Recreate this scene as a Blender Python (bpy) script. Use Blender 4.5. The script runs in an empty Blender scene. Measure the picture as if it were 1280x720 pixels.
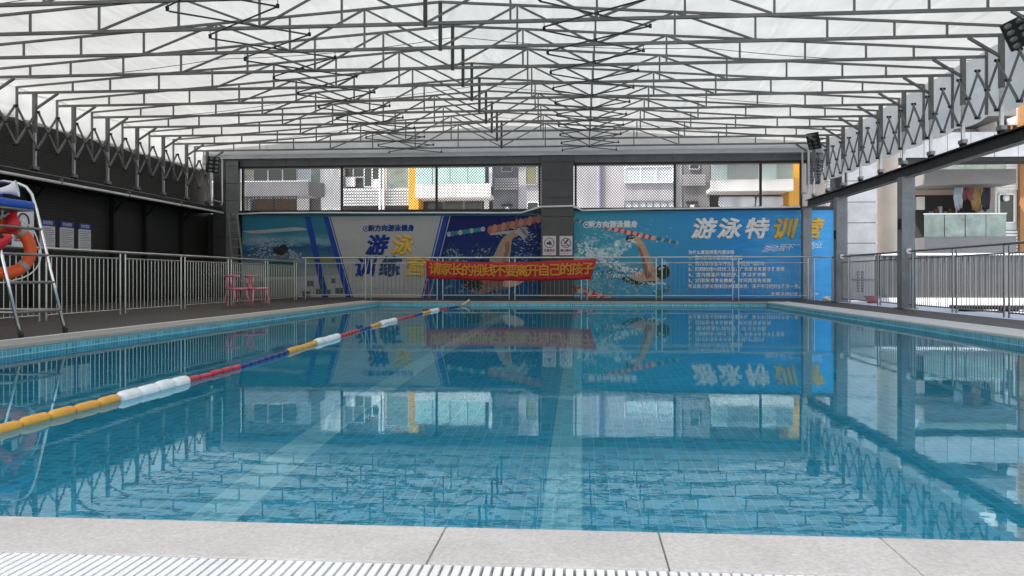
import bpy, bmesh, math, random
from mathutils import Vector, Matrix, Euler, noise as mnoise
random.seed(7)
PI = math.pi
SC = bpy.context.scene
COL = SC.collection

# ------------------------------------------------------------------ camera, sky, sun, exposure
FPX, CX, HORIZ, ZC = 1050.0, 640.0, 346.0, 0.85          # focal length in pixels of a 1280 px picture, horizon row, eye height above water
YAW = math.atan(87 / FPX)
cd = bpy.data.cameras.new('camera'); cam = bpy.data.objects.new('camera', cd); COL.objects.link(cam)
cam.location = (0, 0, ZC); cam.rotation_euler = (PI / 2, 0, YAW)
cd.sensor_width = 36; cd.lens = FPX / 1280 * 36; cd.shift_y = -14 / 1280
cd.clip_start = 0.05; cd.clip_end = 2000
SC.camera = cam

SUN_EL, SUN_AZ = math.radians(60), math.radians(236)      # azimuth clockwise from +Y: high over the black wall on the left
w = bpy.data.worlds.new('World'); SC.world = w; w.use_nodes = True
nt = w.node_tree
sky = nt.nodes.new('ShaderNodeTexSky'); sky.sky_type = 'NISHITA'; sky.sun_disc = False
sky.sun_elevation = SUN_EL; sky.sun_rotation = SUN_AZ; sky.air_density = 1.4; sky.dust_density = 3.0
bg = nt.nodes['Background']; bg.inputs[1].default_value = 0.15
nt.links.new(sky.outputs[0], bg.inputs[0])
sl = bpy.data.lights.new('sun', 'SUN'); sl.energy = 4.2; sl.angle = math.radians(0.6); sl.color = (1, 0.96, 0.9)
so = bpy.data.objects.new('sun', sl); COL.objects.link(so); so.location = (-20, -20, 40)
sdir = Vector((math.sin(SUN_AZ) * math.cos(SUN_EL), math.cos(SUN_AZ) * math.cos(SUN_EL), math.sin(SUN_EL)))
so.rotation_euler = sdir.to_track_quat('Z', 'Y').to_euler()
vs = SC.view_settings
SC.display_settings.display_device = 'sRGB'
vs.view_transform = 'Standard'; vs.look = 'None'; vs.gamma = 1; vs.use_curve_mapping = False
vs.exposure = 1.42
SC.render.engine = 'CYCLES'
SC.cycles.use_denoising = True
SC.cycles.max_bounces = 12; SC.cycles.diffuse_bounces = 5; SC.cycles.transmission_bounces = 8; SC.cycles.transparent_max_bounces = 16
SC.cycles.sample_clamp_indirect = 8

def at(x, y, Y):
    """point of the plane at world depth Y that the measured picture position (x, y) belongs to"""
    t = (x - CX) / FPX
    d = Y / (t * math.sin(YAW) + math.cos(YAW)); u = t * d
    return Vector((u * math.cos(YAW) - d * math.sin(YAW), Y, ZC + (HORIZ - y) / FPX * d))

# ------------------------------------------------------------------ materials
MATS = {}
def mat(name, col, rough=0.6, metal=0.0, var=0.12, scale=3.0, bump=0.0, bscale=60.0, spec=0.5, aniso=(1, 1, 1), stain=0.0):
    if name in MATS: return MATS[name]
    m = bpy.data.materials.new(name); m.use_nodes = True; MATS[name] = m
    n, l = m.node_tree.nodes, m.node_tree.links
    b = n['Principled BSDF']
    b.inputs['Roughness'].default_value = rough; b.inputs['Metallic'].default_value = metal
    b.inputs['Specular IOR Level'].default_value = spec
    g = n.new('ShaderNodeNewGeometry')
    mp = n.new('ShaderNodeMapping'); mp.inputs['Scale'].default_value = aniso
    l.new(g.outputs['Position'], mp.inputs[0])
    t = n.new('ShaderNodeTexNoise'); t.inputs['Scale'].default_value = scale; t.inputs['Detail'].default_value = 6; t.inputs['Roughness'].default_value = 0.65
    l.new(mp.outputs[0], t.inputs['Vector'])
    mr = n.new('ShaderNodeMapRange'); mr.inputs[1].default_value = 0.25; mr.inputs[2].default_value = 0.75
    mr.inputs[3].default_value = 1 - var * 1.3; mr.inputs[4].default_value = 1 + var
    l.new(t.outputs[0], mr.inputs[0])
    mx = n.new('ShaderNodeMix'); mx.data_type = 'RGBA'; mx.blend_type = 'MULTIPLY'; mx.inputs[0].default_value = 1
    mx.inputs[6].default_value = (*col, 1)
    l.new(mr.outputs[0], mx.inputs[7]); l.new(mx.outputs[2], b.inputs['Base Color'])
    if stain:
        ts = n.new('ShaderNodeTexNoise'); ts.inputs['Scale'].default_value = 1.7; ts.inputs['Detail'].default_value = 7; ts.inputs['Roughness'].default_value = 0.7; ts.inputs['Distortion'].default_value = 0.8
        l.new(g.outputs['Position'], ts.inputs['Vector'])
        m3 = n.new('ShaderNodeMapRange'); m3.inputs[1].default_value = 0.42; m3.inputs[2].default_value = 0.66; m3.inputs[3].default_value = 1.0; m3.inputs[4].default_value = 1 - stain
        l.new(ts.outputs[0], m3.inputs[0])
        mxs = n.new('ShaderNodeMix'); mxs.data_type = 'RGBA'; mxs.blend_type = 'MULTIPLY'; mxs.inputs[0].default_value = 1
        l.new(mx.outputs[2], mxs.inputs[6]); l.new(m3.outputs[0], mxs.inputs[7]); l.new(mxs.outputs[2], b.inputs['Base Color'])
    if var > 0:
        m2 = n.new('ShaderNodeMapRange'); m2.inputs[3].default_value = max(0.02, rough - 0.1); m2.inputs[4].default_value = min(1, rough + 0.12)
        l.new(t.outputs[0], m2.inputs[0]); l.new(m2.outputs[0], b.inputs['Roughness'])
    if bump:
        t2 = n.new('ShaderNodeTexNoise'); t2.inputs['Scale'].default_value = bscale; t2.inputs['Detail'].default_value = 4
        l.new(mp.outputs[0], t2.inputs['Vector'])
        bp = n.new('ShaderNodeBump'); bp.inputs['Strength'].default_value = 0.6; bp.inputs['Distance'].default_value = bump
        l.new(t2.outputs[0], bp.inputs['Height']); l.new(bp.outputs[0], b.inputs['Normal'])
    return m

def math_node(n, l, op, a, b=None, c=None):
    k = n.new('ShaderNodeMath'); k.operation = op
    for i, v in enumerate((a, b, c)):
        if v is None: continue
        if isinstance(v, (int, float)): k.inputs[i].default_value = v
        else: l.new(v, k.inputs[i])
    return k.outputs[0]

def tile_mat(name, col, grout, pitch, axes, gap=0.07, var=0.3, rough=0.18):
    """square mosaic tiles with their grout lines; axes: which two world axes run along the face"""
    m = bpy.data.materials.new(name); m.use_nodes = True; MATS[name] = m
    n, l = m.node_tree.nodes, m.node_tree.links; b = n['Principled BSDF']
    g = n.new('ShaderNodeNewGeometry'); s = n.new('ShaderNodeSeparateXYZ'); l.new(g.outputs['Position'], s.inputs[0])
    fr, fl = [], []
    for a in axes:
        d = math_node(n, l, 'DIVIDE', s.outputs['XYZ'.index(a)], pitch)
        f = math_node(n, l, 'FRACT', d); fl.append(math_node(n, l, 'FLOOR', d))
        fr.append(math_node(n, l, 'LESS_THAN', f, gap))
    line = math_node(n, l, 'MAXIMUM', fr[0], fr[1])
    cv = n.new('ShaderNodeCombineXYZ'); l.new(fl[0], cv.inputs[0]); l.new(fl[1], cv.inputs[1])
    wn = n.new('ShaderNodeTexWhiteNoise'); l.new(cv.outputs[0], wn.inputs['Vector'])
    mr = n.new('ShaderNodeMapRange'); mr.inputs[3].default_value = 1 - var; mr.inputs[4].default_value = 1 + var
    l.new(wn.outputs['Value'], mr.inputs[0])
    mx = n.new('ShaderNodeMix'); mx.data_type = 'RGBA'; mx.blend_type = 'MULTIPLY'; mx.inputs[0].default_value = 1; mx.inputs[6].default_value = (*col, 1)
    l.new(mr.outputs[0], mx.inputs[7])
    m2 = n.new('ShaderNodeMix'); m2.data_type = 'RGBA'; l.new(line, m2.inputs[0]); l.new(mx.outputs[2], m2.inputs[6]); m2.inputs[7].default_value = (*grout, 1)
    l.new(m2.outputs[2], b.inputs['Base Color'])
    rr = n.new('ShaderNodeMapRange'); l.new(line, rr.inputs[0]); rr.inputs[3].default_value = rough; rr.inputs[4].default_value = 0.8
    l.new(rr.outputs[0], b.inputs['Roughness'])
    bp = n.new('ShaderNodeBump'); bp.invert = True; bp.inputs['Distance'].default_value = 0.002; bp.inputs['Strength'].default_value = 0.5
    l.new(line, bp.inputs['Height']); l.new(bp.outputs[0], b.inputs['Normal'])
    return m

def glass_mat(name, tint, rough=0.05, body=0.55):
    """window glass: a dark or tinted body with a clear mirror coat"""
    m = bpy.data.materials.new(name); m.use_nodes = True; MATS[name] = m
    b = m.node_tree.nodes['Principled BSDF']
    b.inputs['Base Color'].default_value = (*tint, 1); b.inputs['Roughness'].default_value = rough
    b.inputs['Specular IOR Level'].default_value = body
    return m

STEEL = mat('painted dark grey steel', (0.15, 0.155, 0.15), 0.42, 0.35, 0.3, 2.2)
STEEL_D = mat('blackened steel', (0.010, 0.0105, 0.011), 0.5, 0.0, 0.3, 4, spec=0.3)
STEEL_K = mat('dark grey steel', (0.045, 0.047, 0.047), 0.45, 0.25, 0.3, 3)
GALV = mat('galvanised tube', (0.55, 0.56, 0.56), 0.34, 0.75, 0.2, 6)
INOX = mat('stainless steel', (0.54, 0.54, 0.52), 0.3, 0.95, 0.12, 5)
INOX_P = mat('polished steel', (0.78, 0.78, 0.77), 0.22, 0.95, 0.1, 5)
INOX_D = mat('dull and backlit steel bar', (0.24, 0.24, 0.235), 0.42, 0.8, 0.2, 5)
COLUMN = mat('grey column paint', (0.22, 0.225, 0.235), 0.5, 0.1, 0.18, 1.6, stain=0.25)
BLACK = mat('black frame paint', (0.012, 0.012, 0.013), 0.45, 0, 0.2, 4)
WHITE = mat('white paint', (0.78, 0.78, 0.77), 0.5, 0, 0.08, 2)
PLASTIC_W = mat('white grate plastic', (0.82, 0.81, 0.78), 0.42, 0, 0.07, 9, stain=0.1)
RUBBER = mat('black rubber', (0.012, 0.012, 0.012), 0.7)

# ------------------------------------------------------------------ builders
def link(o, parent=None):
    COL.objects.link(o)
    if parent is not None:
        o.parent = parent
    return o
def tag(o, label=None, cat=None, group=None, kind=None):
    if label: o['label'] = label
    if cat: o['category'] = cat
    if group: o['group'] = group
    if kind: o['kind'] = kind
    return o
def thing(name, label, cat, loc=(0, 0, 0), group=None):
    o = bpy.data.objects.new(name, None); COL.objects.link(o); o.location = loc; o.empty_display_size = 0.2
    return tag(o, label, cat, group)
def put(o, M, parent):
    """world matrix M for o under an unrotated parent"""
    COL.objects.link(o)
    if parent is not None:
        o.parent = parent
        base = Vector(parent.location)
        if parent.parent is not None: base = base + Vector(parent.parent.location)
        M = Matrix.Translation(-base) @ M
    o.matrix_basis = M
    return o
UNIT = {}
def unit(kind, m, seg=10):
    key = (kind, m.name, seg)
    if key in UNIT: return UNIT[key]
    bm = bmesh.new()
    if kind == 'box': bmesh.ops.create_cube(bm, size=1)
    elif kind == 'tube':
        bmesh.ops.create_cone(bm, cap_ends=True, segments=seg, radius1=0.5, radius2=0.5, depth=1)
        for f in bm.faces: f.smooth = len(f.verts) == 4
    elif kind == 'ball':
        bmesh.ops.create_uvsphere(bm, u_segments=12, v_segments=8, radius=0.5)
        for f in bm.faces: f.smooth = True
    me = bpy.data.meshes.new(kind); bm.to_mesh(me); bm.free(); me.materials.append(m)
    UNIT[key] = me
    return me
def box(name, lo, hi, m, parent=None):
    lo, hi = Vector(lo), Vector(hi); c = (lo + hi) / 2; s = hi - lo
    return put(bpy.data.objects.new(name, unit('box', m)), Matrix.Translation(c) @ Matrix.Diagonal((abs(s.x), abs(s.y), abs(s.z), 1)), parent)
def seg(name, a, b, wd, m, parent=None, ht=None, round_=False, up=None):
    a, b = Vector(a), Vector(b); d = b - a; L = d.length
    z = d / L
    upv = Vector(up) if up else (Vector((0, 1, 0)) if abs(z.y) < 0.9 else Vector((0, 0, 1)))
    x = upv.cross(z).normalized(); y = z.cross(x)
    R = Matrix((x, y, z)).transposed().to_4x4()
    M = Matrix.Translation((a + b) / 2) @ R @ Matrix.Diagonal((wd, ht or wd, L, 1))
    return put(bpy.data.objects.new(name, unit('tube' if round_ else 'box', m)), M, parent)
def tube(name, a, b, dia, m, parent=None): return seg(name, a, b, dia, m, parent, round_=True)
def mesh(name, verts, faces, m, parent=None, smooth=False, loc=None):
    me = bpy.data.meshes.new(name); me.from_pydata([tuple(v) for v in verts], [], faces); me.materials.append(m)
    if smooth:
        for p in me.polygons: p.use_smooth = True
    me.update()
    return put(bpy.data.objects.new(name, me), Matrix.Translation(loc or (0, 0, 0)), parent)
def bmobj(name, bm, m, parent=None, smooth=False, M=None):
    if smooth:
        for f in bm.faces: f.smooth = True
    bmesh.ops.recalc_face_normals(bm, faces=bm.faces)
    me = bpy.data.meshes.new(name); bm.to_mesh(me); bm.free(); me.materials.append(m)
    return put(bpy.data.objects.new(name, me), M or Matrix.Identity(4), parent)
def sweep(bm, pts, r, n=8, closed=False, rz=None):
    """round tube along a polyline; r a number or one per point"""
    pts = [Vector(p) for p in pts]; N = len(pts); rings = []; prev = None
    for i, p in enumerate(pts):
        if closed: t = pts[(i + 1) % N] - pts[i - 1]
        else: t = pts[min(i + 1, N - 1)] - pts[max(i - 1, 0)]
        t.normalize()
        if prev is None:
            x = t.orthogonal().normalized()
        else:
            x = (prev - t * prev.dot(t)).normalized()
        prev = x; y = t.cross(x); rr = r[i] if isinstance(r, (list, tuple)) else r
        rings.append([bm.verts.new(p + (x * math.cos(2 * PI * k / n) + y * math.sin(2 * PI * k / n)) * rr) for k in range(n)])
    for i in range(N if closed else N - 1):
        A, B = rings[i], rings[(i + 1) % N]
        for k in range(n): bm.faces.new((A[k], A[(k + 1) % n], B[(k + 1) % n], B[k]))
    if not closed:
        bm.faces.new(rings[0][::-1]); bm.faces.new(rings[-1])
def lathe(bm, prof, n=14, M=None):
    """profile of (radius, height) turned about local Z"""
    rings = []
    for r, z in prof:
        rings.append([bm.verts.new((M or Matrix.Identity(4)) @ Vector((r * math.cos(2 * PI * k / n), r * math.sin(2 * PI * k / n), z))) for k in range(n)])
    for A, B in zip(rings, rings[1:]):
        for k in range(n): bm.faces.new((A[k], A[(k + 1) % n], B[(k + 1) % n], B[k]))
    if prof[0][0] > 1e-4: bm.faces.new(rings[0][::-1])
    if prof[-1][0] > 1e-4: bm.faces.new(rings[-1])
def bevel_box(bm, lo, hi, bev=0.01, segs=2):
    lo, hi = Vector(lo), Vector(hi)
    r = bmesh.ops.create_cube(bm, size=1)
    for v in r['verts']:
        v.co = Vector(((lo.x + hi.x) / 2 + v.co.x * (hi.x - lo.x), (lo.y + hi.y) / 2 + v.co.y * (hi.y - lo.y), (lo.z + hi.z) / 2 + v.co.z * (hi.z - lo.z)))
    es = set(e for v in r['verts'] for e in v.link_edges)
    bmesh.ops.bevel(bm, geom=list(es), offset=bev, segments=segs, affect='EDGES', profile=0.6)
GLYPH = {}
def letters(s, loc, size, m, parent, bold=0.0, shear=0.0, track=1.0, rot=(PI / 2, 0, 0), align='CENTER', name='lettering', sx=1.0):
    """characters as flat mesh; bold widens every stroke by that many metres"""
    cu = bpy.data.curves.new('lettering', 'FONT'); cu.body = s; cu.size = size; cu.align_x = align; cu.align_y = 'CENTER'
    cu.shear = shear; cu.space_character = track; cu.resolution_u = 3; cu.fill_mode = 'BOTH'
    if bold > 0: cu.bevel_depth = bold; cu.bevel_resolution = 0
    tmp = bpy.data.objects.new('tmp', cu); me = bpy.data.meshes.new_from_object(tmp)
    bpy.data.objects.remove(tmp); bpy.data.curves.remove(cu)
    me.name = 'lettering'; me.materials.clear(); me.materials.append(m)
    if bold > 0:
        for v_ in me.vertices: v_.co.z *= .1
    o = bpy.data.objects.new(name, me)
    return put(o, Matrix.Translation(loc) @ Euler(rot).to_matrix().to_4x4() @ Matrix.Diagonal((sx, 1, 1, 1)), parent)

# ================================================================== SETTING
POOL_X0, POOL_X1, POOL_Y0, POOL_Y1, DECK = -6.1, 5.4, 2.76, 24.9, 0.12
DEPTH = -1.25
WALLY = 29.5
TL, TR, RIDGE = -13.0, 7.6, -2.7                 # truss posts left and right, ridge line
TRUSS_Z, N_TRUSS, STEP, TRUSS_FAR = 5.24, 19, 1.545, 28.3
TRUSS_Y = [TRUSS_FAR - STEP * k for k in range(N_TRUSS)]

ASPHALT = mat('pale concrete ground', (0.42, 0.42, 0.42), 0.85, 0, 0.15, 0.6, 0.004, 30)
# ground sheet with an opening where the pool hall stands
HX0, HX1, HY0, HY1, B = -13.55, 7.75, -4.0, 29.45, 400
v = [(-B, -B, 0), (B, -B, 0), (B, B, 0), (-B, B, 0), (HX0, HY0, 0), (HX1, HY0, 0), (HX1, HY1, 0), (HX0, HY1, 0)]
tag(mesh('ground', [(a, b, -0.03) for a, b, c in v], [(0, 1, 5, 4), (1, 2, 6, 5), (2, 3, 7, 6), (3, 0, 4, 7)], ASPHALT), kind='structure')

TILE_F = tile_mat('pool floor mosaic', (0.08, 0.46, 0.60), (0.19, 0.56, 0.67), 0.075, 'XY', 0.08, 0.16)
TILE_S = tile_mat('pool side mosaic', (0.10, 0.40, 0.52), (0.42, 0.62, 0.66), 0.06, 'YZ', 0.12, 0.25)
TILE_E = tile_mat('pool end mosaic', (0.10, 0.40, 0.52), (0.42, 0.62, 0.66), 0.06, 'XZ', 0.12, 0.25)
TILE_L = tile_mat('lane mark mosaic', (0.46, 0.70, 0.76), (0.55, 0.74, 0.78), 0.075, 'XY', 0.085, 0.12)
basin = tag(bpy.data.objects.new('pool_basin', None), kind='structure'); COL.objects.link(basin); basin.location = (-0.35, 13.8, DEPTH)
box('pool_floor', (POOL_X0 - .3, POOL_Y0 - .3, DEPTH - .2), (POOL_X1 + .3, POOL_Y1 + .3, DEPTH), TILE_F, basin)
box('side_wall', (POOL_X0 - .3, POOL_Y0 - .3, DEPTH + .001), (POOL_X0, POOL_Y1 + .3, DECK - .045), TILE_S, basin)
box('side_wall', (POOL_X1, POOL_Y0 - .3, DEPTH + .001), (POOL_X1 + .3, POOL_Y1 + .3, DECK - .045), TILE_S, basin)
box('end_wall', (POOL_X0, POOL_Y1, DEPTH + .001), (POOL_X1, POOL_Y1 + .298, DECK - .046), TILE_E, basin)
box('end_wall', (POOL_X0, POOL_Y0 - .298, DEPTH + .001), (POOL_X1, POOL_Y0, -0.028), TILE_E, basin)
for lx, lw in ((-0.1, 0.2), (-1.83, 0.24), (-3.6, 0.22), (1.62, 0.2), (3.4, 0.2)):
    if lx in (-0.1, -1.83):
        box('lane_mark', (lx - lw / 2, POOL_Y0 + .6, DEPTH + .001), (lx + lw / 2, POOL_Y1 - 1.0, DEPTH + .005), TILE_L, basin)

# water: one clear sheet, mirror by Fresnel, refraction tinted by the water; mirror tinted too, dimming the roof's reflection
wm = bpy.data.materials.new('pool water'); wm.use_nodes = True
n, l = wm.node_tree.nodes, wm.node_tree.links
for k in list(n):
    if k.type == 'BSDF_PRINCIPLED': n.remove(k)
g = n.new('ShaderNodeNewGeometry')
hs = []
for sc_, asp, amt in ((1.2, (1, 1.0, 1), 0.0006), (4.2, (0.8, 1.35, 1), 0.0002), (15.0, (0.7, 1.3, 1), 0.00011)):
    mp = n.new('ShaderNodeMapping'); mp.inputs['Scale'].default_value = asp; mp.inputs['Rotation'].default_value = (0, 0, 0.35 * sc_)
    l.new(g.outputs['Position'], mp.inputs[0])
    t = n.new('ShaderNodeTexNoise'); t.inputs['Scale'].default_value = sc_; t.inputs['Detail'].default_value = 2.2; l.new(mp.outputs[0], t.inputs['Vector'])
    hs.append(math_node(n, l, 'MULTIPLY', t.outputs[0], amt))
hsum = math_node(n, l, 'ADD', math_node(n, l, 'ADD', hs[0], hs[1]), hs[2])
bp = n.new('ShaderNodeBump'); bp.inputs['Strength'].default_value = 1; bp.inputs['Distance'].default_value = 1.0
l.new(hsum, bp.inputs['Height'])
fr = n.new('ShaderNodeFresnel'); fr.inputs['IOR'].default_value = 1.33; l.new(bp.outputs[0], fr.inputs['Normal'])
rf = n.new('ShaderNodeBsdfRefraction'); rf.inputs['IOR'].default_value = 1.33; rf.inputs['Roughness'].default_value = 0; rf.inputs['Color'].default_value = (0.62, 0.92, 0.98, 1)
gl = n.new('ShaderNodeBsdfGlossy'); gl.inputs['Roughness'].default_value = 0.0; gl.inputs['Color'].default_value = (0.72, 0.92, 1, 1)
for q in (rf, gl): l.new(bp.outputs[0], q.inputs['Normal'])
ms = n.new('ShaderNodeMixShader'); l.new(fr.outputs[0], ms.inputs[0]); l.new(rf.outputs[0], ms.inputs[1]); l.new(gl.outputs[0], ms.inputs[2])
l.new(ms.outputs[0], n['Material Output'].inputs['Surface'])
tag(mesh('pool_water', [(POOL_X0 - .02, POOL_Y0 - .02, 0), (POOL_X1 + .02, POOL_Y0 - .02, 0), (POOL_X1 + .02, POOL_Y1 + .02, 0), (POOL_X0 - .02, POOL_Y1 + .02, 0)], [(0, 1, 2, 3)], wm), kind='structure')

DECKM = mat('dark brown deck boards', (0.040, 0.027, 0.021), 0.6, 0, 0.35, 2.5, 0.002, 50, aniso=(1, 0.3, 1), stain=0.4)
STONE = mat('grey granite coping', (0.36, 0.345, 0.325), 0.7, 0, 0.2, 45, 0.0015, 160)
STONE_N = mat('pale flamed granite', (0.55, 0.515, 0.475), 0.72, 0, 0.2, 70, 0.0018, 200, stain=0.16)
def struct(name, lo, hi, m): return tag(box(name, lo, hi, m), kind='structure')
struct('left_deck', (HX0, POOL_Y0 - .3, -0.2), (POOL_X0 - .52, WALLY - .08, DECK - .006), DECKM)
struct('far_deck', (POOL_X0 - .52, POOL_Y1 + .30, -0.2), (POOL_X1 + .62, WALLY - .08, DECK - .008), DECKM)
struct('right_deck', (POOL_X1 + .62, POOL_Y0 - .3, -0.2), (7.42, WALLY - .08, DECK - .006), DECKM)
struct('right_kerb', (7.42, POOL_Y0 - .3, -0.2), (7.75, WALLY - .08, DECK - .03), mat('pale kerb', (0.6, 0.6, 0.6), 0.7))
struct('near_deck', (HX0, HY0, -0.2), (HX1, 2.08, 0.012), mat('near deck tiles', (0.40, 0.40, 0.39), 0.7, 0, 0.15, 8))
struct('gutter_bed', (HX0, 2.08, -0.35), (HX1, POOL_Y0 - .3, -0.16), mat('dark gutter', (0.012, 0.012, 0.012), 0.8))

# coping stones along the four edges, each stone its own piece
def coping(name, x0, x1, y0, y1, z0, z1, along, pitch, m, start=0.0, bev=0.008):
    root = tag(bpy.data.objects.new(name, None), kind='structure'); COL.objects.link(root); root.location = ((x0 + x1) / 2, (y0 + y1) / 2, z0)
    a0, a1 = (x0, x1) if along == 'x' else (y0, y1)
    cache = {}
    p = a0 + start
    edges = [a0] + ([p] if start > 0.01 else [])
    while p + pitch < a1 - 0.05: p += pitch; edges.append(p)
    edges.append(a1)
    for e0, e1 in zip(edges, edges[1:]):
        L = round(e1 - e0 - 0.003, 4)
        if L not in cache:
            bm = bmesh.new()
            if along == 'x': bevel_box(bm, (-L / 2, -(y1 - y0) / 2, 0), (L / 2, (y1 - y0) / 2, z1 - z0), bev)
            else: bevel_box(bm, (-(x1 - x0) / 2, -L / 2, 0), ((x1 - x0) / 2, L / 2, z1 - z0), bev)
            me = bpy.data.meshes.new('slab'); bm.to_mesh(me); bm.free(); me.materials.append(m); cache[L] = me
        c = (e0 + e1) / 2
        put(bpy.data.objects.new('slab', cache[L]), Matrix.Translation((c, (y0 + y1) / 2, z0) if along == 'x' else ((x0 + x1) / 2, c, z0)), root)
    return root
coping('near_coping', -0.45, HX1, 2.412, POOL_Y0 + .012, -0.045, 0.018, 'x', 0.70, STONE_N)
coping('near_coping', HX0 + .4, -0.45, 2.412, POOL_Y0 + .012, -0.045, 0.018, 'x', 2.54, STONE_N)
box_l = coping('left_coping', POOL_X0 - .46, POOL_X0 + .02, POOL_Y0 + .02, POOL_Y1 + .29, DECK - .045, DECK, 'y', 1.2, STONE)
coping('right_coping', POOL_X1 - .02, POOL_X1 + .56, POOL_Y0 + .02, POOL_Y1 + .29, DECK - .045, DECK, 'y', 1.2, mat('pale granite coping', (0.56, 0.555, 0.54), 0.6, 0, 0.15, 45, 0.001, 160), bev=0.016)
coping('far_coping', POOL_X0 + .024, POOL_X1 - .024, POOL_Y1 - .02, POOL_Y1 + .29, DECK - .044, DECK - .001, 'x', 1.2, STONE)
EDGE = mat('white edge trim', (0.74, 0.73, 0.70), 0.45, 0, 0.1, 8)
struct('left_edge_trim', (POOL_X0 - .52, POOL_Y0, DECK - .04), (POOL_X0 - .462, POOL_Y1 + .29, DECK + .006), EDGE)
struct('right_edge_trim', (POOL_X1 + .562, POOL_Y0, DECK - .04), (POOL_X1 + .62, POOL_Y1 + .29, DECK + .006), EDGE)

# overflow grate in front: each slat its own piece
gr = thing('overflow_grate', 'white plastic overflow grate of narrow slats along the near edge', 'grate', (-0.2, 2.25, -0.05))
bm = bmesh.new(); bevel_box(bm, (-.0104, -.155, -.05), (.0104, .155, .012), 0.0012, 1)
slat_me = bpy.data.meshes.new('slat'); bm.to_mesh(slat_me); bm.free(); slat_me.materials.append(PLASTIC_W)
for i in range(190):
    put(bpy.data.objects.new('slat', slat_me), Matrix.Translation((-3.1 + i * 0.0292, 2.252, 0.004)), gr)
for yy in (2.14, 2.36): tube('cross_rod', (-3.12, yy, -0.004), (2.45, yy, -0.004), 0.010, PLASTIC_W, gr)

# ================================================================== FAR WALL
DARKPANEL = mat('dark grey cladding', (0.065, 0.068, 0.07), 0.4, 0.15, 0.25, 1.2)
GREYPANEL = mat('mid grey cladding', (0.19, 0.195, 0.2), 0.45, 0.1, 0.2, 1.4)
SPAN_Y = WALLY - .12
fw = thing('far_wall', 'dark window wall behind the posters with a strip of netted openings', 'wall', (-2, WALLY, 0))
X_L, X_PL, X_PR, X_R = -12.25, -1.40, -0.28, 7.46
box('wall_core', (-13.54, WALLY, -.1), (8.75, WALLY + .25, 3.12), mat('dark render', (0.03, 0.03, 0.032), 0.8), fw)
box('window_sill', (X_L, SPAN_Y - .02, 3.10), (X_PL, WALLY + .2, 3.235), BLACK, fw)
box('window_sill', (X_PR, SPAN_Y - .02, 3.14), (8.7, WALLY + .2, 3.25), BLACK, fw)
box('window_head', (X_L, SPAN_Y, 4.745), (X_PL, WALLY + .2, 4.83), BLACK, fw)
box('window_head', (X_PR, SPAN_Y, 4.745), (8.7, WALLY + .2, 4.83), BLACK, fw)
for px in (303, 427, 545.5, 674.5):
    X = at(px, 240, SPAN_Y).x; box('mullion', (X - .04, SPAN_Y + .01, 3.236), (X + .04, SPAN_Y + .09, 4.744), BLACK, fw)
for px in (719.5, 843.5, 951, 1001.5):
    X = at(px, 240, SPAN_Y).x; box('mullion', (X - .04, SPAN_Y + .01, 3.251), (X + .04, SPAN_Y + .09, 4.744), BLACK, fw)
# row of fascia panels over the openings
x = -13.2
while x < 8.6:
    x1 = min(x + 0.86, 8.7)
    spans = [(x, x1)] if (x1 <= X_PL or x >= X_PR) else [(x, X_PL - .004), (X_PR + .004, x1)]
    for lo_, hi_ in spans:
        if hi_ - lo_ > .03: box('fascia_panel', (lo_ + .006, WALLY - .05, 4.835), (hi_ - .006, WALLY + .015, 5.06), GREYPANEL, fw)
    x = x1
box('fascia_back', (-13.54, WALLY + .02, 4.831), (8.7, WALLY + .2, 5.4), STEEL_D, fw)
# centre pillar: cladding panels with open joints
pl = thing('clad_pillar', 'dark grey clad pillar between the two swimming posters', 'pillar', ((X_PL + X_PR) / 2, WALLY - .3, 0.1))
box('pillar_core', (X_PL + .02, WALLY - .36, 0.1), (X_PR - .02, WALLY, 5.02), BLACK, pl)
zs = [0.12, 0.75, 1.45, 2.25, 2.93, 3.58, 4.2, 4.82, 5.04]
for a, b in zip(zs, zs[1:]):
    box('cladding_panel', (X_PL, WALLY - .40, a + .008), (X_PR, WALLY - .365, b - .008), DARKPANEL, pl)
    box('cladding_panel', (X_PL - .002, WALLY - .364, a + .008), (X_PL + .018, WALLY - .01, b - .008), DARKPANEL, pl)
    box('cladding_panel', (X_PR - .018, WALLY - .364, a + .008), (X_PR + .002, WALLY - .01, b - .008), DARKPANEL, pl)
# left end pier
pr = thing('corner_pier', 'grey panelled pier in the corner behind the leaning ladder', 'pillar', (-12.6, WALLY - .3, 0.1))
box('pier_core', (-13.2, WALLY - .28, 0.1), (-12.30, WALLY, 5.0), BLACK, pr)
for a, b in zip(zs, zs[1:]):
    box('cladding_panel', (-12.72, WALLY - .32, a + .008), (-12.27, WALLY - .283, b - .008), GREYPANEL, pr)
    box('cladding_panel', (-13.19, WALLY - .32, a + .008), (-12.735, WALLY - .283, b - .008), DARKPANEL, pr)
# white gutter beam under the end of the roof
tag(box('gutter_beam', (-13.3, WALLY - .42, 5.062), (8.5, WALLY - .06, 5.27), mat('pale gutter sheet', (0.5, 0.51, 0.51), 0.5, 0, 0.15, 1.2, aniso=(1, 1, 4))), 'pale grey sheet metal gutter beam across the far end under the roof', 'beam')
# thin white conduit along sill
cdt = thing('wall_conduit', 'thin white conduit running along the sill of the far wall', 'pipe', (-6, SPAN_Y - .06, 3.15))
bm = bmesh.new(); pts = [at(290, 268, 29.2)] + [at(px, 266.2 - .3 * (i % 2), 29.3) for i, px in enumerate((330, 400, 470, 560, 620, 652))] + [at(676, 258.5, 29.04), at(717, 257.5, 29.04), at(728, 263, 29.28), at(800, 261.5, 29.3), at(900, 260, 29.3), at(1000, 258.5, 29.3)]
sweep(bm, pts, 0.032, 6); bmobj('conduit', bm, WHITE, cdt, True)

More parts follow.
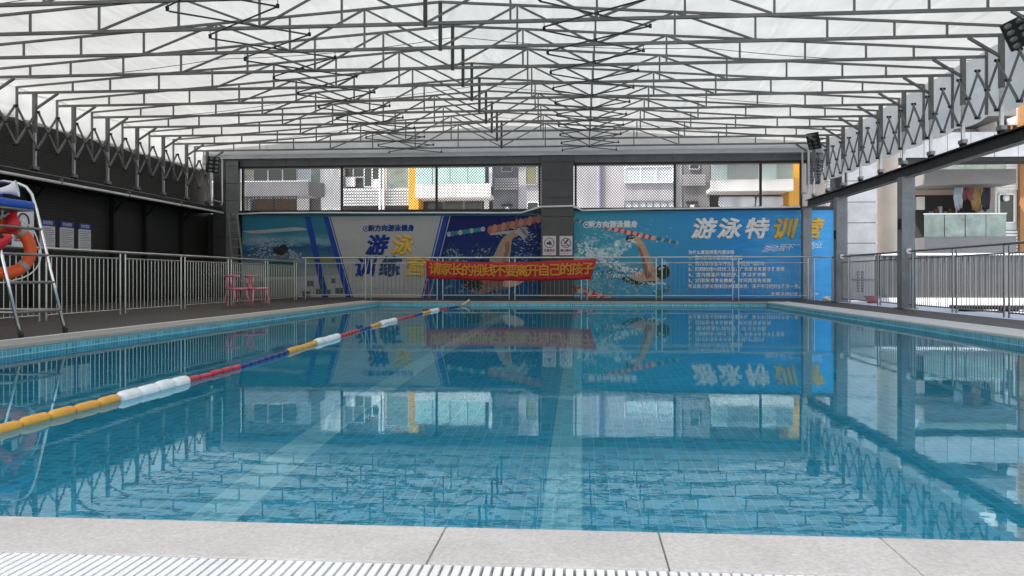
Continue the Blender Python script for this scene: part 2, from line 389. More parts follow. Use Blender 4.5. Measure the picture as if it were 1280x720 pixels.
# black diamond net across both openings: real crossing wires
def net(name, x0, x1, z0, z1, y, pitch, th, label):
    vs_, fs = [], []
    def wire(p, q):
        d = (Vector(q) - Vector(p)); nrm = Vector((-d.y, d.x)).normalized() * th / 2
        i = len(vs_)
        for yy in (y - th / 2, y + th / 2):
            for P_, sgn in ((p, 1), (p, -1), (q, -1), (q, 1)): vs_.append((P_[0] + nrm.x * sgn, yy, P_[1] + nrm.y * sgn))
        fs.extend([(i, i + 1, i + 2, i + 3), (i + 7, i + 6, i + 5, i + 4), (i, i + 3, i + 7, i + 4), (i + 1, i + 5, i + 6, i + 2)])
    h = z1 - z0; k = 0.95; run = h * k
    nx = int((x1 - x0 + run) / pitch) + 2
    for i in range(nx):
        for s in (1, -1):
            xa = x0 - run + i * pitch; xb = xa + run
            za, zb = (z0, z1) if s == 1 else (z1, z0)
            p, q = [xa, za], [xb, zb]
            if q[0] <= x0 or p[0] >= x1: continue
            if p[0] < x0: tt = (x0 - p[0]) / (q[0] - p[0]); p = [x0, p[1] + (q[1] - p[1]) * tt]
            if q[0] > x1: tt = (x1 - p[0]) / (q[0] - p[0]); q = [x1, p[1] + (q[1] - p[1]) * tt]
            wire(p, q)
    o = mesh(name, vs_, fs, BLACK); tag(o, label, 'net')
net('safety_net', X_L + .05, X_PL - .02, 3.236, 4.744, SPAN_Y + .12, 0.095, 0.017, 'black diamond safety net in the opening left of the clad pillar')
net('safety_net', X_PR + .02, 8.66, 3.251, 4.744, SPAN_Y + .12, 0.095, 0.017, 'black diamond safety net in the opening right of the clad pillar')
tag(box('dark_post', (8.66, WALLY - .2, 0.1), (8.95, WALLY + .2, 4.83), STEEL_D), 'dark post at the right end of the blue poster', 'post')

# ------------------------------------------------------------------ posters
PY = WALLY - .05
def poster_mat(name, stops, axis='X', a=0, b=1, streak=0.25, sscale=(0.5, 1, 3), splash=None, foam=(0.75, 0.85, 0.88)):
    """printed water: colour runs along one axis, streaks and foam patches are part of the print"""
    m = bpy.data.materials.new(name); m.use_nodes = True; MATS[name] = m
    n, l = m.node_tree.nodes, m.node_tree.links; bs = n['Principled BSDF']; bs.inputs['Roughness'].default_value = 0.45; bs.inputs['Specular IOR Level'].default_value = 0.15
    g = n.new('ShaderNodeNewGeometry'); s = n.new('ShaderNodeSeparateXYZ'); l.new(g.outputs['Position'], s.inputs[0])
    mr = n.new('ShaderNodeMapRange'); mr.inputs[1].default_value = a; mr.inputs[2].default_value = b; l.new(s.outputs['XYZ'.index(axis)], mr.inputs[0])
    mp = n.new('ShaderNodeMapping'); mp.inputs['Scale'].default_value = sscale; mp.inputs['Rotation'].default_value = (0, 0.18, 0); l.new(g.outputs['Position'], mp.inputs[0])
    t = n.new('ShaderNodeTexNoise'); t.inputs['Scale'].default_value = 2.2; t.inputs['Detail'].default_value = 6; t.inputs['Distortion'].default_value = 0.6; l.new(mp.outputs[0], t.inputs['Vector'])
    sh = math_node(n, l, 'MULTIPLY_ADD', math_node(n, l, 'SUBTRACT', t.outputs[0], 0.5), streak, mr.outputs[0])
    cr = n.new('ShaderNodeValToRGB'); l.new(sh, cr.inputs[0])
    e = cr.color_ramp.elements
    while len(e) < len(stops): e.new(0.5)
    for k, (p, c) in enumerate(stops): e[k].position = p; e[k].color = (*c, 1)
    out = cr.outputs[0]
    for (sx, sz, rx, rz, dens, sc_) in (splash or []):
        dx = math_node(n, l, 'DIVIDE', math_node(n, l, 'SUBTRACT', s.outputs[0], sx), rx)
        dz = math_node(n, l, 'DIVIDE', math_node(n, l, 'SUBTRACT', s.outputs[2], sz), rz)
        r2 = math_node(n, l, 'SQRT', math_node(n, l, 'ADD', math_node(n, l, 'MULTIPLY', dx, dx), math_node(n, l, 'MULTIPLY', dz, dz)))
        fall = math_node(n, l, 'MULTIPLY', math_node(n, l, 'SUBTRACT', 1.0, r2), 0.5)
        t2 = n.new('ShaderNodeTexNoise'); t2.inputs['Scale'].default_value = sc_; t2.inputs['Detail'].default_value = 9; t2.inputs['Roughness'].default_value = 0.72; l.new(g.outputs['Position'], t2.inputs['Vector'])
        q = math_node(n, l, 'ADD', math_node(n, l, 'SUBTRACT', t2.outputs[0], 0.5), math_node(n, l, 'MINIMUM', fall, 0.14))
        mk = n.new('ShaderNodeMapRange'); mk.inputs[1].default_value = 0.12 - dens; mk.inputs[2].default_value = 0.26 - dens; l.new(q, mk.inputs[0])
        mx = n.new('ShaderNodeMix'); mx.data_type = 'RGBA'; l.new(mk.outputs[0], mx.inputs[0]); l.new(out, mx.inputs[6]); mx.inputs[7].default_value = (*foam, 1)
        out = mx.outputs[2]
    l.new(out, bs.inputs['Base Color'])
    return m
def ink(name, col): return mat('print ' + name, col, 0.45, 0, 0.25 if 'skin' in name or 'foam' in name else 0.12, 5, spec=0.15)
I_WHITE, I_GOLD, I_NAVY = ink('white', (0.8, 0.82, 0.84)), ink('gold', (0.72, 0.46, 0.08)), ink('navy', (0.015, 0.045, 0.26))
I_SKIN, I_SKIN_D, I_CAP = ink('skin', (0.50, 0.33, 0.25)), ink('tan skin', (0.26, 0.14, 0.10)), ink('dark cap', (0.03, 0.045, 0.05))
I_RED, I_TEAL, I_GREY, I_DGREY = ink('red', (0.5, 0.06, 0.04)), ink('teal', (0.03, 0.20, 0.28)), ink('grey', (0.34, 0.36, 0.38)), ink('dark', (0.03, 0.035, 0.04))
I_BLUE = ink('blue', (0.02, 0.06, 0.30)); I_PINK = ink('pale pink', (0.62, 0.42, 0.36)); I_GREEN = ink('olive', (0.22, 0.22, 0.05))
def flat(name, pxs, layer, m, parent):
    """printed shape: a thin sheet given by outline points measured on the wall plane"""
    Y = PY - 0.0112 - .0009 * layer
    vs_ = [at(px, py, Y) for px, py in pxs]
    return mesh(name, vs_, [tuple(range(len(vs_)))], m, parent)
def smooth_px(pts, n=4):
    out = []; N = len(pts)
    for i in range(N):
        p0, p1, p2, p3 = [Vector(pts[(i + k) % N]) for k in (-1, 0, 1, 2)]
        for k in range(n):
            t = k / n
            out.append(tuple(0.5 * ((2 * p1) + (-p0 + p2) * t + (2 * p0 - 5 * p1 + 4 * p2 - p3) * t * t + (-p0 + 3 * p1 - 3 * p2 + p3) * t ** 3)))
    return out
def ell(cx, cy, rx, ry, rot=0, n=14):
    return [(cx + rx * math.cos(a) * math.cos(rot) - ry * math.sin(a) * math.sin(rot), cy + rx * math.cos(a) * math.sin(rot) + ry * math.sin(a) * math.cos(rot)) for a in [2 * PI * k / n for k in range(n)]]
def beads(a, b, nb, r0, r1, ms, layer, parent):
    """printed lane floats: short slanted discs packed along a line"""
    a, b = Vector(a), Vector(b); rot = math.atan2(b.y - a.y, b.x - a.x); nb *= 2; L = (b - a).length / nb
    for i in range(nb):
        c = a + (b - a) * ((i + .5) / nb); r = (r0 + (r1 - r0) * i / nb) * (.92 + .12 * math.sin(i * 2.3))
        flat('printed_float', ell(c.x, c.y, L * .62, r, rot + .35, 10), layer + .2 * (i % 2), ms[(i // (1 if len(ms) > 1 else 2)) % len(ms)] if ms[0] is not I_TEAL or i % 3 else I_GREY, parent)
def spray(name, blobs, n_, layer, m, parent, smin=.25, smax=1.0):
    """printed splash: many small irregular flecks, densest along the given blobs (x, y, rx, ry, tilt)"""
    Y = PY - 0.0112 - .0009 * layer; vs_, fs = [], []
    for i in range(n_):
        bx, by_, rx, ry, tl_ = random.choice(blobs)
        u, w_ = random.gauss(0, .5), random.gauss(0, .5)
        px = bx + rx * u * math.cos(tl_) - ry * w_ * math.sin(tl_); py = by_ + rx * u * math.sin(tl_) + ry * w_ * math.cos(tl_)
        r = smin + (smax - smin) * random.random() ** 3; el = random.uniform(1, 3.2); an = tl_ + random.gauss(0, .5); k0 = len(vs_)
        if not 263 < py < 376: continue
        for k in range(7):
            t = 2 * PI * k / 7; q = r * random.uniform(.6, 1.25); dx, dy = q * el * math.cos(t), q * math.sin(t)
            vs_.append(at(px + dx * math.cos(an) - dy * math.sin(an), py + dx * math.sin(an) + dy * math.cos(an), Y - i * 1e-6))
        fs.append(tuple(range(k0, k0 + 7)))
    return tag(mesh(name, vs_, fs, m, parent), kind='stuff')
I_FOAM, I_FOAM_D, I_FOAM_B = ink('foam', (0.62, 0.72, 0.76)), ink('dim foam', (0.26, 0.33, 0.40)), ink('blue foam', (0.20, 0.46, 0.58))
# right poster
rp = thing('training_poster', 'bright blue swimming camp poster with a swimmer, right of the clad pillar', 'poster', (4.2, PY, 0.05))
P0, P1 = -0.27, 8.64
M_RP = poster_mat('print bright water', [(0, (0.06, 0.33, 0.45)), (0.3, (0.05, 0.30, 0.52)), (0.6, (0.035, 0.26, 0.62)), (1, (0.10, 0.44, 0.82))], 'X', P0, P1, 0.55,
                  splash=[(0.4, 1.75, 1.6, .75, -.02, 2.4), (1.5, 1.05, 2.2, .8, -.06, 1.8), (1.3, 2.4, 2.6, .7, -.11, 7)])
box('poster_sheet', (P0, PY - .01, 0.02), (P1, WALLY - .002, 3.135), M_RP, rp)
beads((757, 284), (818, 298), 8, 3.6, 3.6, [I_RED, I_PINK], 1, rp)
beads((818, 297), (848, 304), 5, 3.2, 2.6, [I_TEAL], 1, rp)
beads((717, 274), (731, 279), 3, 2.6, 2.6, [I_TEAL], 1, rp)
beads((716, 360), (778, 379), 8, 5.5, 5.0, [I_RED, I_RED, I_PINK], 1, rp)
flat('printed_torso', smooth_px([(784, 349), (790, 342), (803, 338), (817, 335), (824, 341), (822, 349), (812, 353), (796, 354)]), 2, I_SKIN, rp)
flat('printed_torso', smooth_px([(775, 346), (786, 347), (800, 352), (818, 351), (815, 355), (795, 356), (780, 351)]), 3, I_CAP, rp)
flat('printed_arm', smooth_px([(806, 343), (803, 332), (800, 318), (797, 309), (791, 303), (784, 302), (785, 296), (793, 294), (801, 299), (807, 308), (812, 320), (817, 330), (820, 340)]), 4, I_SKIN, rp)
flat('printed_arm', smooth_px([(806, 343), (803, 332), (800.5, 318), (797, 309), (801, 311), (805, 322), (809, 334), (811, 344)]), 5, I_SKIN_D, rp)
flat('printed_hand', smooth_px([(782, 298), (785, 294), (791, 293), (794, 296), (789, 300), (785, 303)]), 6, I_CAP, rp)
flat('printed_cap', smooth_px([(819, 338), (822, 333), (829, 331), (835, 334), (837, 341), (834, 347), (827, 349), (820, 347)]), 5, I_CAP, rp)
flat('printed_face', smooth_px([(816, 340), (821, 341), (824, 346), (823, 351), (818, 351), (814, 347)]), 6, I_SKIN, rp)
flat('printed_goggles', smooth_px([(820, 343), (824, 343.5), (825, 346), (822, 347)]), 7, I_DGREY, rp)
flat('printed_cap_gloss', smooth_px([(823, 335), (828, 333.4), (831, 334.5), (827, 336.5), (824, 338)]), 7, I_GREY, rp)
flat('printed_strap', smooth_px([(806, 341), (810, 339), (815, 343), (813, 346), (808, 349)]), 6, I_SKIN_D, rp)
flat('printed_shadow', smooth_px([(818, 366), (826, 362), (838, 358), (830, 366), (820, 371)]), 2, I_TEAL, rp)
for px, py, w_, h_ in ((755, 340, 9, 2), (768, 337, 8, 2), (778, 341, 7, 1.6), (745, 336, 6, 1.6), (771, 347, 9, 1.5), (760, 346, 6, 1.3)):
    flat('printed_ripple', ell(px, py, w_, h_, -.15, 10), 2, I_TEAL, rp)
spray('printed_splash', [(738, 312, 22, 8, .5), (752, 322, 26, 8, .35), (775, 334, 30, 6, .25), (730, 330, 14, 12, .4)], 420, 4, I_FOAM, rp, .3, 1.7)
spray('printed_splash', [(770, 300, 40, 16, .1), (750, 345, 36, 12, .0), (800, 358, 40, 10, .1), (740, 360, 25, 10, .2)], 420, 3, I_FOAM_B, rp, .3, 1.5)
spray('printed_splash', [(772, 345, 22, 4, .05), (815, 354, 16, 2.5, .0), (790, 299, 10, 6, 0)], 200, 7, I_FOAM, rp, .2, .9)
spray('printed_splash', [(765, 342, 22, 5, -.1), (800, 355, 24, 4, .1), (825, 365, 12, 4, -.4)], 120, 6, I_TEAL, rp, .3, 1.1)
TY = PY - .0215
def txt(s, px, py, hpx, m, parent, bold=0.012, shear=0, track=1.0, align='CENTER', sx=1.0, Y=TY):
    p = at(px, py, Y); return letters(s, p, hpx / 35.6 / 0.92, m, parent, bold, shear, track, align=align, sx=sx)
for ch, px, m in (('游', 878, I_WHITE), ('泳', 910, I_WHITE), ('特', 944, I_WHITE), ('训', 979, I_GOLD), ('营', 1012, I_GOLD)):
    txt(ch, px, 287.5, 24, m, rp, 0.03, 0.22, sx=1.08)
txt('新方向游泳健身', 766, 281, 8.0, I_WHITE, rp, 0.012)
flat('printed_emblem', ell(733, 281, 4.0, 4.0, 0, 16), 8, I_WHITE, rp); flat('printed_emblem', ell(733, 281, 3.0, 3.0, 0, 16), 9, I_TEAL, rp); flat('printed_emblem', [(730.8, 282.6), (733, 278.6), (735.2, 282.6), (733, 281.4)], 10, I_WHITE, rp)
rows = ('为什么要选择室内游泳馆', '1、室内泳池水温恒定更舒适', '2、室内泳池全年开放，不受天气影响', '3、定期检测水质更卫生，广受家长和孩子们信赖', '4、室内恒温环境更好，学习不中断', '5、定期安排专业教练，时间灵活有保障', '所以建议家长选择室内恒温泳池，孩子学习更安全万无一失。')
for i, (s, y0, xe) in enumerate(zip(rows, (315.8, 322.6, 330, 336.8, 343.8, 351, 358.2), (916, 926, 952, 977, 955, 961, 998))):
    wpx = (xe - 860) / sum(0.55 if c in '12345' else 1.0 for c in s)
    txt(s, 860, y0, 4.9, I_WHITE, rp, 0.004, align='LEFT', sx=wpx / (4.9 / 0.92))
txt('主题训练营 · 报名中', 962, 367.5, 3.6, I_WHITE, rp, 0.003, align='LEFT', sx=1.7)
for ch, px, py, rr in (('游', 957, 311.5, .5), ('动', 966, 311, .5), ('我', 976, 310, .6), ('不', 986, 309.5, .4), ('一', 995, 307, .3), ('专', 1015, 307.5, .3), ('业', 1023, 306.5, .3)):
    txt(ch, px, py, 8.5, I_WHITE, rp, -0.004, rr)

# left poster: white field and inks dimmed, its weaker light put into the colours
lp = thing('training_poster', 'dim grey and blue swimming camp poster left of the clad pillar', 'poster', (-6.8, PY, 0.05))
Q0, Q1 = X_L + .03, X_PL - .01
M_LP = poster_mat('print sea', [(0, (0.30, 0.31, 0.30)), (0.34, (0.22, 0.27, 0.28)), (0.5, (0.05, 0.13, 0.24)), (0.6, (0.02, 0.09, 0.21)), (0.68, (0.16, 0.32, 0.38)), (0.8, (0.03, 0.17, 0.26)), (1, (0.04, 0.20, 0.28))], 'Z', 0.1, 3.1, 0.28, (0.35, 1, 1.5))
M_LW = mat('print dimmed white', (0.40, 0.41, 0.42), 0.45, 0, 0.1, 0.8, spec=0.15)
M_LN = poster_mat('print night water', [(0, (0.02, 0.10, 0.22)), (0.35, (0.012, 0.05, 0.17)), (0.7, (0.008, 0.02, 0.12)), (1, (0.008, 0.015, 0.11))], 'Z', 0.1, 3.1, 0.5, (0.6, 1, 2.4),
                  splash=[(-4.4, 1.9, 1.3, .55, -.12, 5), (-2.3, 1.9, 1.3, .7, -.085, 3.5), (-3.3, 0.7, 2.4, .6, -.10, 3.0), (-1.9, 2.75, .7, .5, -.10, 6)], foam=(0.30, 0.42, 0.50))
box('poster_sheet', (Q0, PY - .01, 0.02), (Q1, WALLY - .002, 3.095), M_LP, lp)
flat('printed_field', [(409, 270.6), (556, 269.8), (530, 378), (441, 378)], 1, M_LW, lp)
flat('printed_field', [(560, 269.8), (676.5, 269.2), (676.5, 378), (534, 378)], 1, M_LN, lp)
for a, b, c, d in ((381, 388, 412, 404), (404, 410.5, 441, 434)): flat('printed_stripe', [(a, 270.7), (b, 270.7), (c, 378), (d, 378)], 3, I_BLUE, lp)
for a, b, c, d, mm in ((411.5, 412.7, 443.4, 442.2, I_BLUE), (551.5, 553, 526.5, 525, I_BLUE), (554.5, 560.5, 533.5, 527.5, I_BLUE), (562, 563.2, 536, 534.8, I_GREY)): flat('printed_stripe', [(a, 270), (b, 270), (c, 378), (d, 378)], 4, mm, lp)
flat('printed_foam', smooth_px([(303, 289), (325, 287.5), (345, 286), (372, 284), (384, 287), (370, 288.5), (340, 290.5), (318, 292)]), 1, I_GREY, lp)
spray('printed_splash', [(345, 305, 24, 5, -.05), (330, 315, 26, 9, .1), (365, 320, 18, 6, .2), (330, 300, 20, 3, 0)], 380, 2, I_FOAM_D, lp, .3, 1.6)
spray('printed_hair', [(351, 312, 7, 4.5, .2), (355, 310, 5, 4, -.3), (347, 314, 4, 3, .5)], 130, 4, I_DGREY, lp, .6, 2.2)
spray('printed_skin', [(352, 319, 7, 2.2, .1)], 30, 3, I_SKIN_D, lp, .5, 1.5)
spray('printed_spray', [(345, 303, 22, 2.0, -.08)], 60, 3, I_TEAL, lp, .3, 1.0)
flat('printed_bank', smooth_px([(382, 324), (395, 321), (412, 322), (424, 325), (405, 327), (388, 327)]), 2, I_GREEN, lp)
flat('printed_bank', [(372, 346), (432, 343), (436, 378), (372, 378)], 2, I_GREY, lp)
for i, (a, b, c, d) in enumerate(((384, 351, 392, 358), (395, 361, 405, 369), (407, 362, 413, 368), (419, 360, 429, 367), (400, 350, 404, 356), (414, 348, 419, 354), (378, 364, 388, 371))): flat('printed_window', [(a, b), (c, b), (c, d), (a, d)], 5, ink('dim slate', (0.10, 0.11, 0.12)), lp)
flat('printed_field', [(330, 327), (372, 327), (372, 346), (330, 346)], 1, ink('bottle green', (0.02, 0.10, 0.085)), lp)
flat('printed_field', [(303, 352), (368, 349), (368, 378), (303, 378)], 1, ink('slate', (0.14, 0.16, 0.15)), lp)
for i in range(22): flat('printed_sketch', ell(446 + i * 3.7, 364 - 2.5 * abs(math.sin(i * 1.3)), 1.9, 3.4 + 1.5 * math.sin(i * 2.1), 0, 6), 2, I_GREY, lp)
for ch, px, py, m in (('游', 470, 308, I_NAVY), ('泳', 502, 308, I_GOLD), ('训', 455, 335, I_NAVY), ('练', 486, 335, ink('slate blue', (0.05, 0.09, 0.18))), ('营', 518, 335, I_GOLD)): txt(ch, px, py, 24, m, lp, 0.03, 0.2, sx=1.06)
txt('新方向游泳健身', 489, 285.6, 7.8, I_NAVY, lp, 0.01)
flat('printed_emblem', ell(457.5, 286, 3.8, 3.8, 0, 16), 8, I_NAVY, lp); flat('printed_emblem', ell(457.5, 286, 2.9, 2.9, 0, 16), 9, M_LW, lp); flat('printed_emblem', [(455.3, 287.6), (457.5, 283.6), (459.7, 287.6), (457.5, 286.4)], 10, I_NAVY, lp)
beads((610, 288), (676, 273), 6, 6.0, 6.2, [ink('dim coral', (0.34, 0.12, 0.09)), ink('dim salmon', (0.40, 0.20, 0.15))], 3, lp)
flat('printed_float', [(610, 291), (650, 287), (640, 292), (613, 294)], 2, I_GREY, lp)
beads((559, 293), (606, 286), 5, 3.6, 3.0, [I_TEAL], 3, lp)
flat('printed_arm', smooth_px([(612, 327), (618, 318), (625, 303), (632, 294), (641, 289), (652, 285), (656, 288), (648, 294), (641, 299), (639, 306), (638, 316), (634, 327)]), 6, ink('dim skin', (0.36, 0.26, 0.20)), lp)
flat('printed_arm', smooth_px([(628, 327), (631, 315), (632, 305), (636, 301), (637, 308), (635, 318), (632, 327)]), 7, I_SKIN_D, lp)
flat('printed_hand', smooth_px([(643, 290), (648, 285), (656, 284), (660, 290), (657, 297), (653, 297), (647, 293)]), 8, I_GREY, lp)
flat('printed_hand', smooth_px([(650, 286), (653, 285), (660, 295), (658, 298)]), 9, I_SKIN_D, lp)
flat('printed_body', smooth_px([(578, 352), (588, 346), (610, 347), (640, 350), (652, 350), (644, 358), (618, 363), (600, 368), (584, 362)]), 6, I_SKIN_D, lp)
flat('printed_cap', smooth_px([(577, 352), (584, 347), (598, 348), (603, 356), (598, 364), (586, 362)]), 7, I_DGREY, lp)
flat('printed_body', smooth_px([(632, 348), (652, 345), (655, 351), (645, 357), (630, 358)]), 7, I_PINK, lp)
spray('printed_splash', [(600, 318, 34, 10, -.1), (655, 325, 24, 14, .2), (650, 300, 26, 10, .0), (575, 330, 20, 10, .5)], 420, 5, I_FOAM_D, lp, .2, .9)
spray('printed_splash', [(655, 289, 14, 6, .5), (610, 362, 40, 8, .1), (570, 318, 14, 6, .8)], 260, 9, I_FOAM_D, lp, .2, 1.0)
flat('printed_float', smooth_px([(614, 373), (625, 371), (634, 373), (628, 377), (617, 377)]), 7, I_RED, lp)

# two notices on the pillar
SIGN = mat('sign white', (0.62, 0.56, 0.62), 0.4, 0, 0.05); SIGNINK = mat('sign ink', (0.06, 0.02, 0.06), 0.5); SIGNRED = mat('sign red ink', (0.22, 0.04, 0.10), 0.5)
def pillar_sign(px0, px1, label, kind, words):
    y = WALLY - .405; a, b = at(px0, 295, y), at(px1, 319, y)
    s = thing('pillar_sign', label, 'sign', ((a.x + b.x) / 2, y, b.z), 'notices on the clad pillar')
    box('plate', (a.x, y - .012, b.z), (b.x, y - .001, a.z), SIGN, s)
    cx, cz, R = (a.x + b.x) / 2, b.z + (a.z - b.z) * .64, (b.x - a.x) * .36
    bm = bmesh.new(); sweep(bm, [(cx + R * math.cos(t), y - .014, cz + R * math.sin(t)) for t in [2 * PI * k / 28 for k in range(28)]], .012, 5, True); bmobj('ring', bm, SIGNINK, s)
    yy = y - .015
    if kind == 0:
        mesh('pictogram', [(cx - R * .55, yy, cz - R * .35), (cx + R * .62, yy, cz - R * .42), (cx + R * .1, yy, cz + R * .55), (cx - R * .2, yy, cz + R * .1), (cx - R * .55, yy, cz + R * .2)], [(0, 1, 2, 3, 4)], SIGNINK, s)
    else:
        seg('pictogram', (cx - R * .7, yy, cz + R * .7), (cx + R * .7, yy, cz - R * .7), .022, SIGNINK, s, ht=.004)
        seg('pictogram', (cx - R * .35, yy - .004, cz - R * .2), (cx + R * .5, yy - .004, cz + R * .75), .05, SIGNINK, s, ht=.004)
        seg('pictogram', (cx - R * .8, yy - .002, cz - R * .55), (cx + R * .8, yy - .002, cz - R * .55), .016, SIGNINK, s, ht=.004)
    letters(words, (cx, yy, b.z + (a.z - b.z) * .24), 0.095, SIGNRED, s, 0.004)
    box('small_print', (a.x + .09, yy, b.z + .065), (b.x - .09, yy + .003, b.z + .075), SIGNRED, s)
pillar_sign(678.5, 695, 'white notice with a swimming figure in a ring on the pillar', 0, '注意安全')
pillar_sign(699.5, 715.5, 'white no diving notice with a barred ring on the pillar', 1, '禁止跳水')

# ================================================================== RAILINGS
def railing(name, label, a, b, joints, z_top, z_sub, z_bot, bal, m_rail, m_bal, loc, posts_single=()):
    """handrail on paired posts, panels of upright bars between two thin rails"""
    r = thing(name, label, 'railing', loc)
    a, b = Vector(a), Vector(b); d = (b - a).normalized(); L = (b - a).length
    P = lambda s, z: (a + d * s) + Vector((0, 0, z - a.z))
    tube('handrail', P(0, z_top), P(L, z_top), .05, m_rail, r)
    ends = []
    for j in joints:
        for s in (j - .09, j + .09):
            if 0 <= s <= L: tube('post', P(s, DECK), P(s, z_top - .02), .038, m_rail, r); ends.append(s)
    for j0, j1 in zip(joints, joints[1:]):
        s0, s1 = j0 + .09, j1 - .09
        for z in (z_sub, z_bot): tube('panel_rail', P(s0, z), P(s1, z), .03, m_rail, r)
        nb = max(2, round((s1 - s0) / bal))
        for k in range(1, nb):
            s = s0 + (s1 - s0) * k / nb
            tube('baluster', P(s, z_bot), P(s, z_sub), .017, m_bal, r)
    return r
railing('far_railing', 'steel railing across the far end of the pool with the red banner tied on', (-8.9, 26.2, DECK), (7.5, 26.2, DECK),
        [0.02, 2.15, 4.45, 6.73, 8.98, 11.28, 13.6, 15.85], 1.45, 1.28, .27, .135, INOX, INOX_D, (-0.7, 26.2, DECK))
railing('left_railing', 'long steel railing on the dark left deck in front of the black wall', (-8.88, 3.6, DECK), (-8.88, 26.1, DECK),
        [0.1, 2.4, 4.75, 7.15, 9.6, 12.03, 14.5, 17.0, 19.5, 21.9], 1.32, 1.2, .21, .14, INOX, INOX, (-8.88, 15, DECK))
railing('right_railing', 'steel railing on the right deck between the grey columns', (7.55, 5.3, DECK), (7.55, 26.1, DECK),
        [0.2, 2.35, 4.4, 6.3, 8.3, 10.35, 12.45, 14.55, 16.8, 19.2, 20.7], 1.44, 1.27, .21, .115, INOX_D, INOX_D, (7.55, 15, DECK))  # darker steel puts this railing's backlit look into its colour

# banner
BAN = mat('red banner cloth', (0.45, 0.012, 0.02), 0.6, 0, 0.15, 4); BANT = mat('gold banner print', (0.62, 0.26, 0.02), 0.6, 0, 0.1)
by = 26.12
tl, tr_, br_, bl = at(533, 325.5, by), at(746, 323.5, by), at(738.5, 349.5, by), at(533, 348, by)
bn = thing('banner', 'red cloth banner with gold characters tied to the far railing', 'banner', (-2.2, by, 1.0))
NX, NZ = 60, 6; vs_, fs = [], []
def ban(u, v_):
    top = tl.lerp(tr_, u); bot = bl.lerp(br_, u); p = top.lerp(bot, v_)
    sag = 0.085 * math.sin(PI * min(1, u * 1.02)) ** 1.2
    return Vector((p.x, by - .03 + .018 * math.sin(u * 31 + v_ * 2) * v_ + .012 * math.sin(u * 77), p.z - sag * (1 - .3 * v_) + .008 * math.sin(u * 40) * v_))
for i in range(NX + 1):
    for j in range(NZ + 1): vs_.append(ban(i / NX, j / NZ))
for i in range(NX):
    for j in range(NZ): q = i * (NZ + 1) + j; fs.append((q, q + 1, q + NZ + 2, q + NZ + 1))
co = mesh('cloth', vs_, fs, BAN, bn, True)
sm = co.modifiers.new('thick', 'SOLIDIFY'); sm.thickness = .006
for i, ch in enumerate('请家长的视线不要离开自己的孩子'):
    u = 0.055 + i * (0.965 - 0.055) / 14; p = ban(u, .5); letters(ch, (p.x, by - .075, p.z), 0.40, BANT, bn, 0.008)
for a, b in ((tl, at(521, 327, by)), (tr_, at(751, 331, by)), (bl, at(534, 375, by)), (br_, at(733, 371, by)), (tl, at(528, 322, by + .05))): tube('tie', a + Vector((0, -.02, 0)), b, .018, BAN, bn)

# ================================================================== LEFT WALL
def brick_mat():
    m = bpy.data.materials.new('black glazed brick'); m.use_nodes = True; MATS['brick'] = m
    n, l = m.node_tree.nodes, m.node_tree.links; b = n['Principled BSDF']; b.inputs['Roughness'].default_value = 0.55
    g = n.new('ShaderNodeNewGeometry'); s = n.new('ShaderNodeSeparateXYZ'); l.new(g.outputs['Position'], s.inputs[0])
    c = n.new('ShaderNodeCombineXYZ'); l.new(s.outputs[1], c.inputs[0]); l.new(s.outputs[2], c.inputs[1])
    t = n.new('ShaderNodeTexBrick'); l.new(c.outputs[0], t.inputs['Vector'])
    t.inputs['Scale'].default_value = 1; t.inputs['Brick Width'].default_value = .24; t.inputs['Row Height'].default_value = .075; t.inputs['Mortar Size'].default_value = .008
    t.inputs['Color1'].default_value = (0.009, 0.0085, 0.0075, 1); t.inputs['Color2'].default_value = (0.011, 0.010, 0.009, 1); t.inputs['Mortar'].default_value = (0.034, 0.032, 0.026, 1)
    l.new(t.outputs[0], b.inputs['Base Color'])
    bp = n.new('ShaderNodeBump'); bp.invert = True; bp.inputs['Distance'].default_value = .006; l.new(t.outputs['Fac'], bp.inputs['Height']); l.new(bp.outputs[0], b.inputs['Normal'])
    return m
BRICK = brick_mat()
lw = thing('left_wall', 'black brick wall along the left side behind the railing', 'wall', (-13.7, 13, 0))
box('brickwork', (-13.9, HY0, -.1), (-13.55, WALLY + .3, 4.72), BRICK, lw)
for yy in (11.2, 19.6, 23.2, 25.0, 27.4):
    box('pilaster', (-13.55, yy - .06, .12), (-13.42, yy + .06, 3.12), STEEL_D, lw)
    seg('bracket', (-13.46, yy, 2.7), (-13.1, yy, 3.12), .06, STEEL_D, lw)
box('ledge', (-13.55, HY0, 3.12), (-12.78, WALLY - .43, 3.30), STEEL_D, lw)
trk = thing('left_track', 'steel track along the black wall carrying the roof wheels', 'track', (-13, 12, 3.3))
box('track_base', (-13.1, HY0, 3.301), (-12.9, WALLY - .5, 3.32), INOX_D, trk)
box('track_web', (-13.02, HY0, 3.321), (-12.98, WALLY - .5, 3.36), INOX_D, trk)
pp = thing('white_pipe', 'long pale pipe under the left roof track', 'pipe', (-12.7, 12, 3.2))
tube('pipe', (-12.735, HY0, 3.2), (-12.735, WALLY - .55, 3.13), .075, mat('pale pipe', (0.55, 0.55, 0.54), 0.4, 0, .1), pp)
for k in range(9): box('clip', (-12.78, 1 + k * 3.1, 3.10), (-12.69, 1.05 + k * 3.1, 3.26), INOX_D, pp)
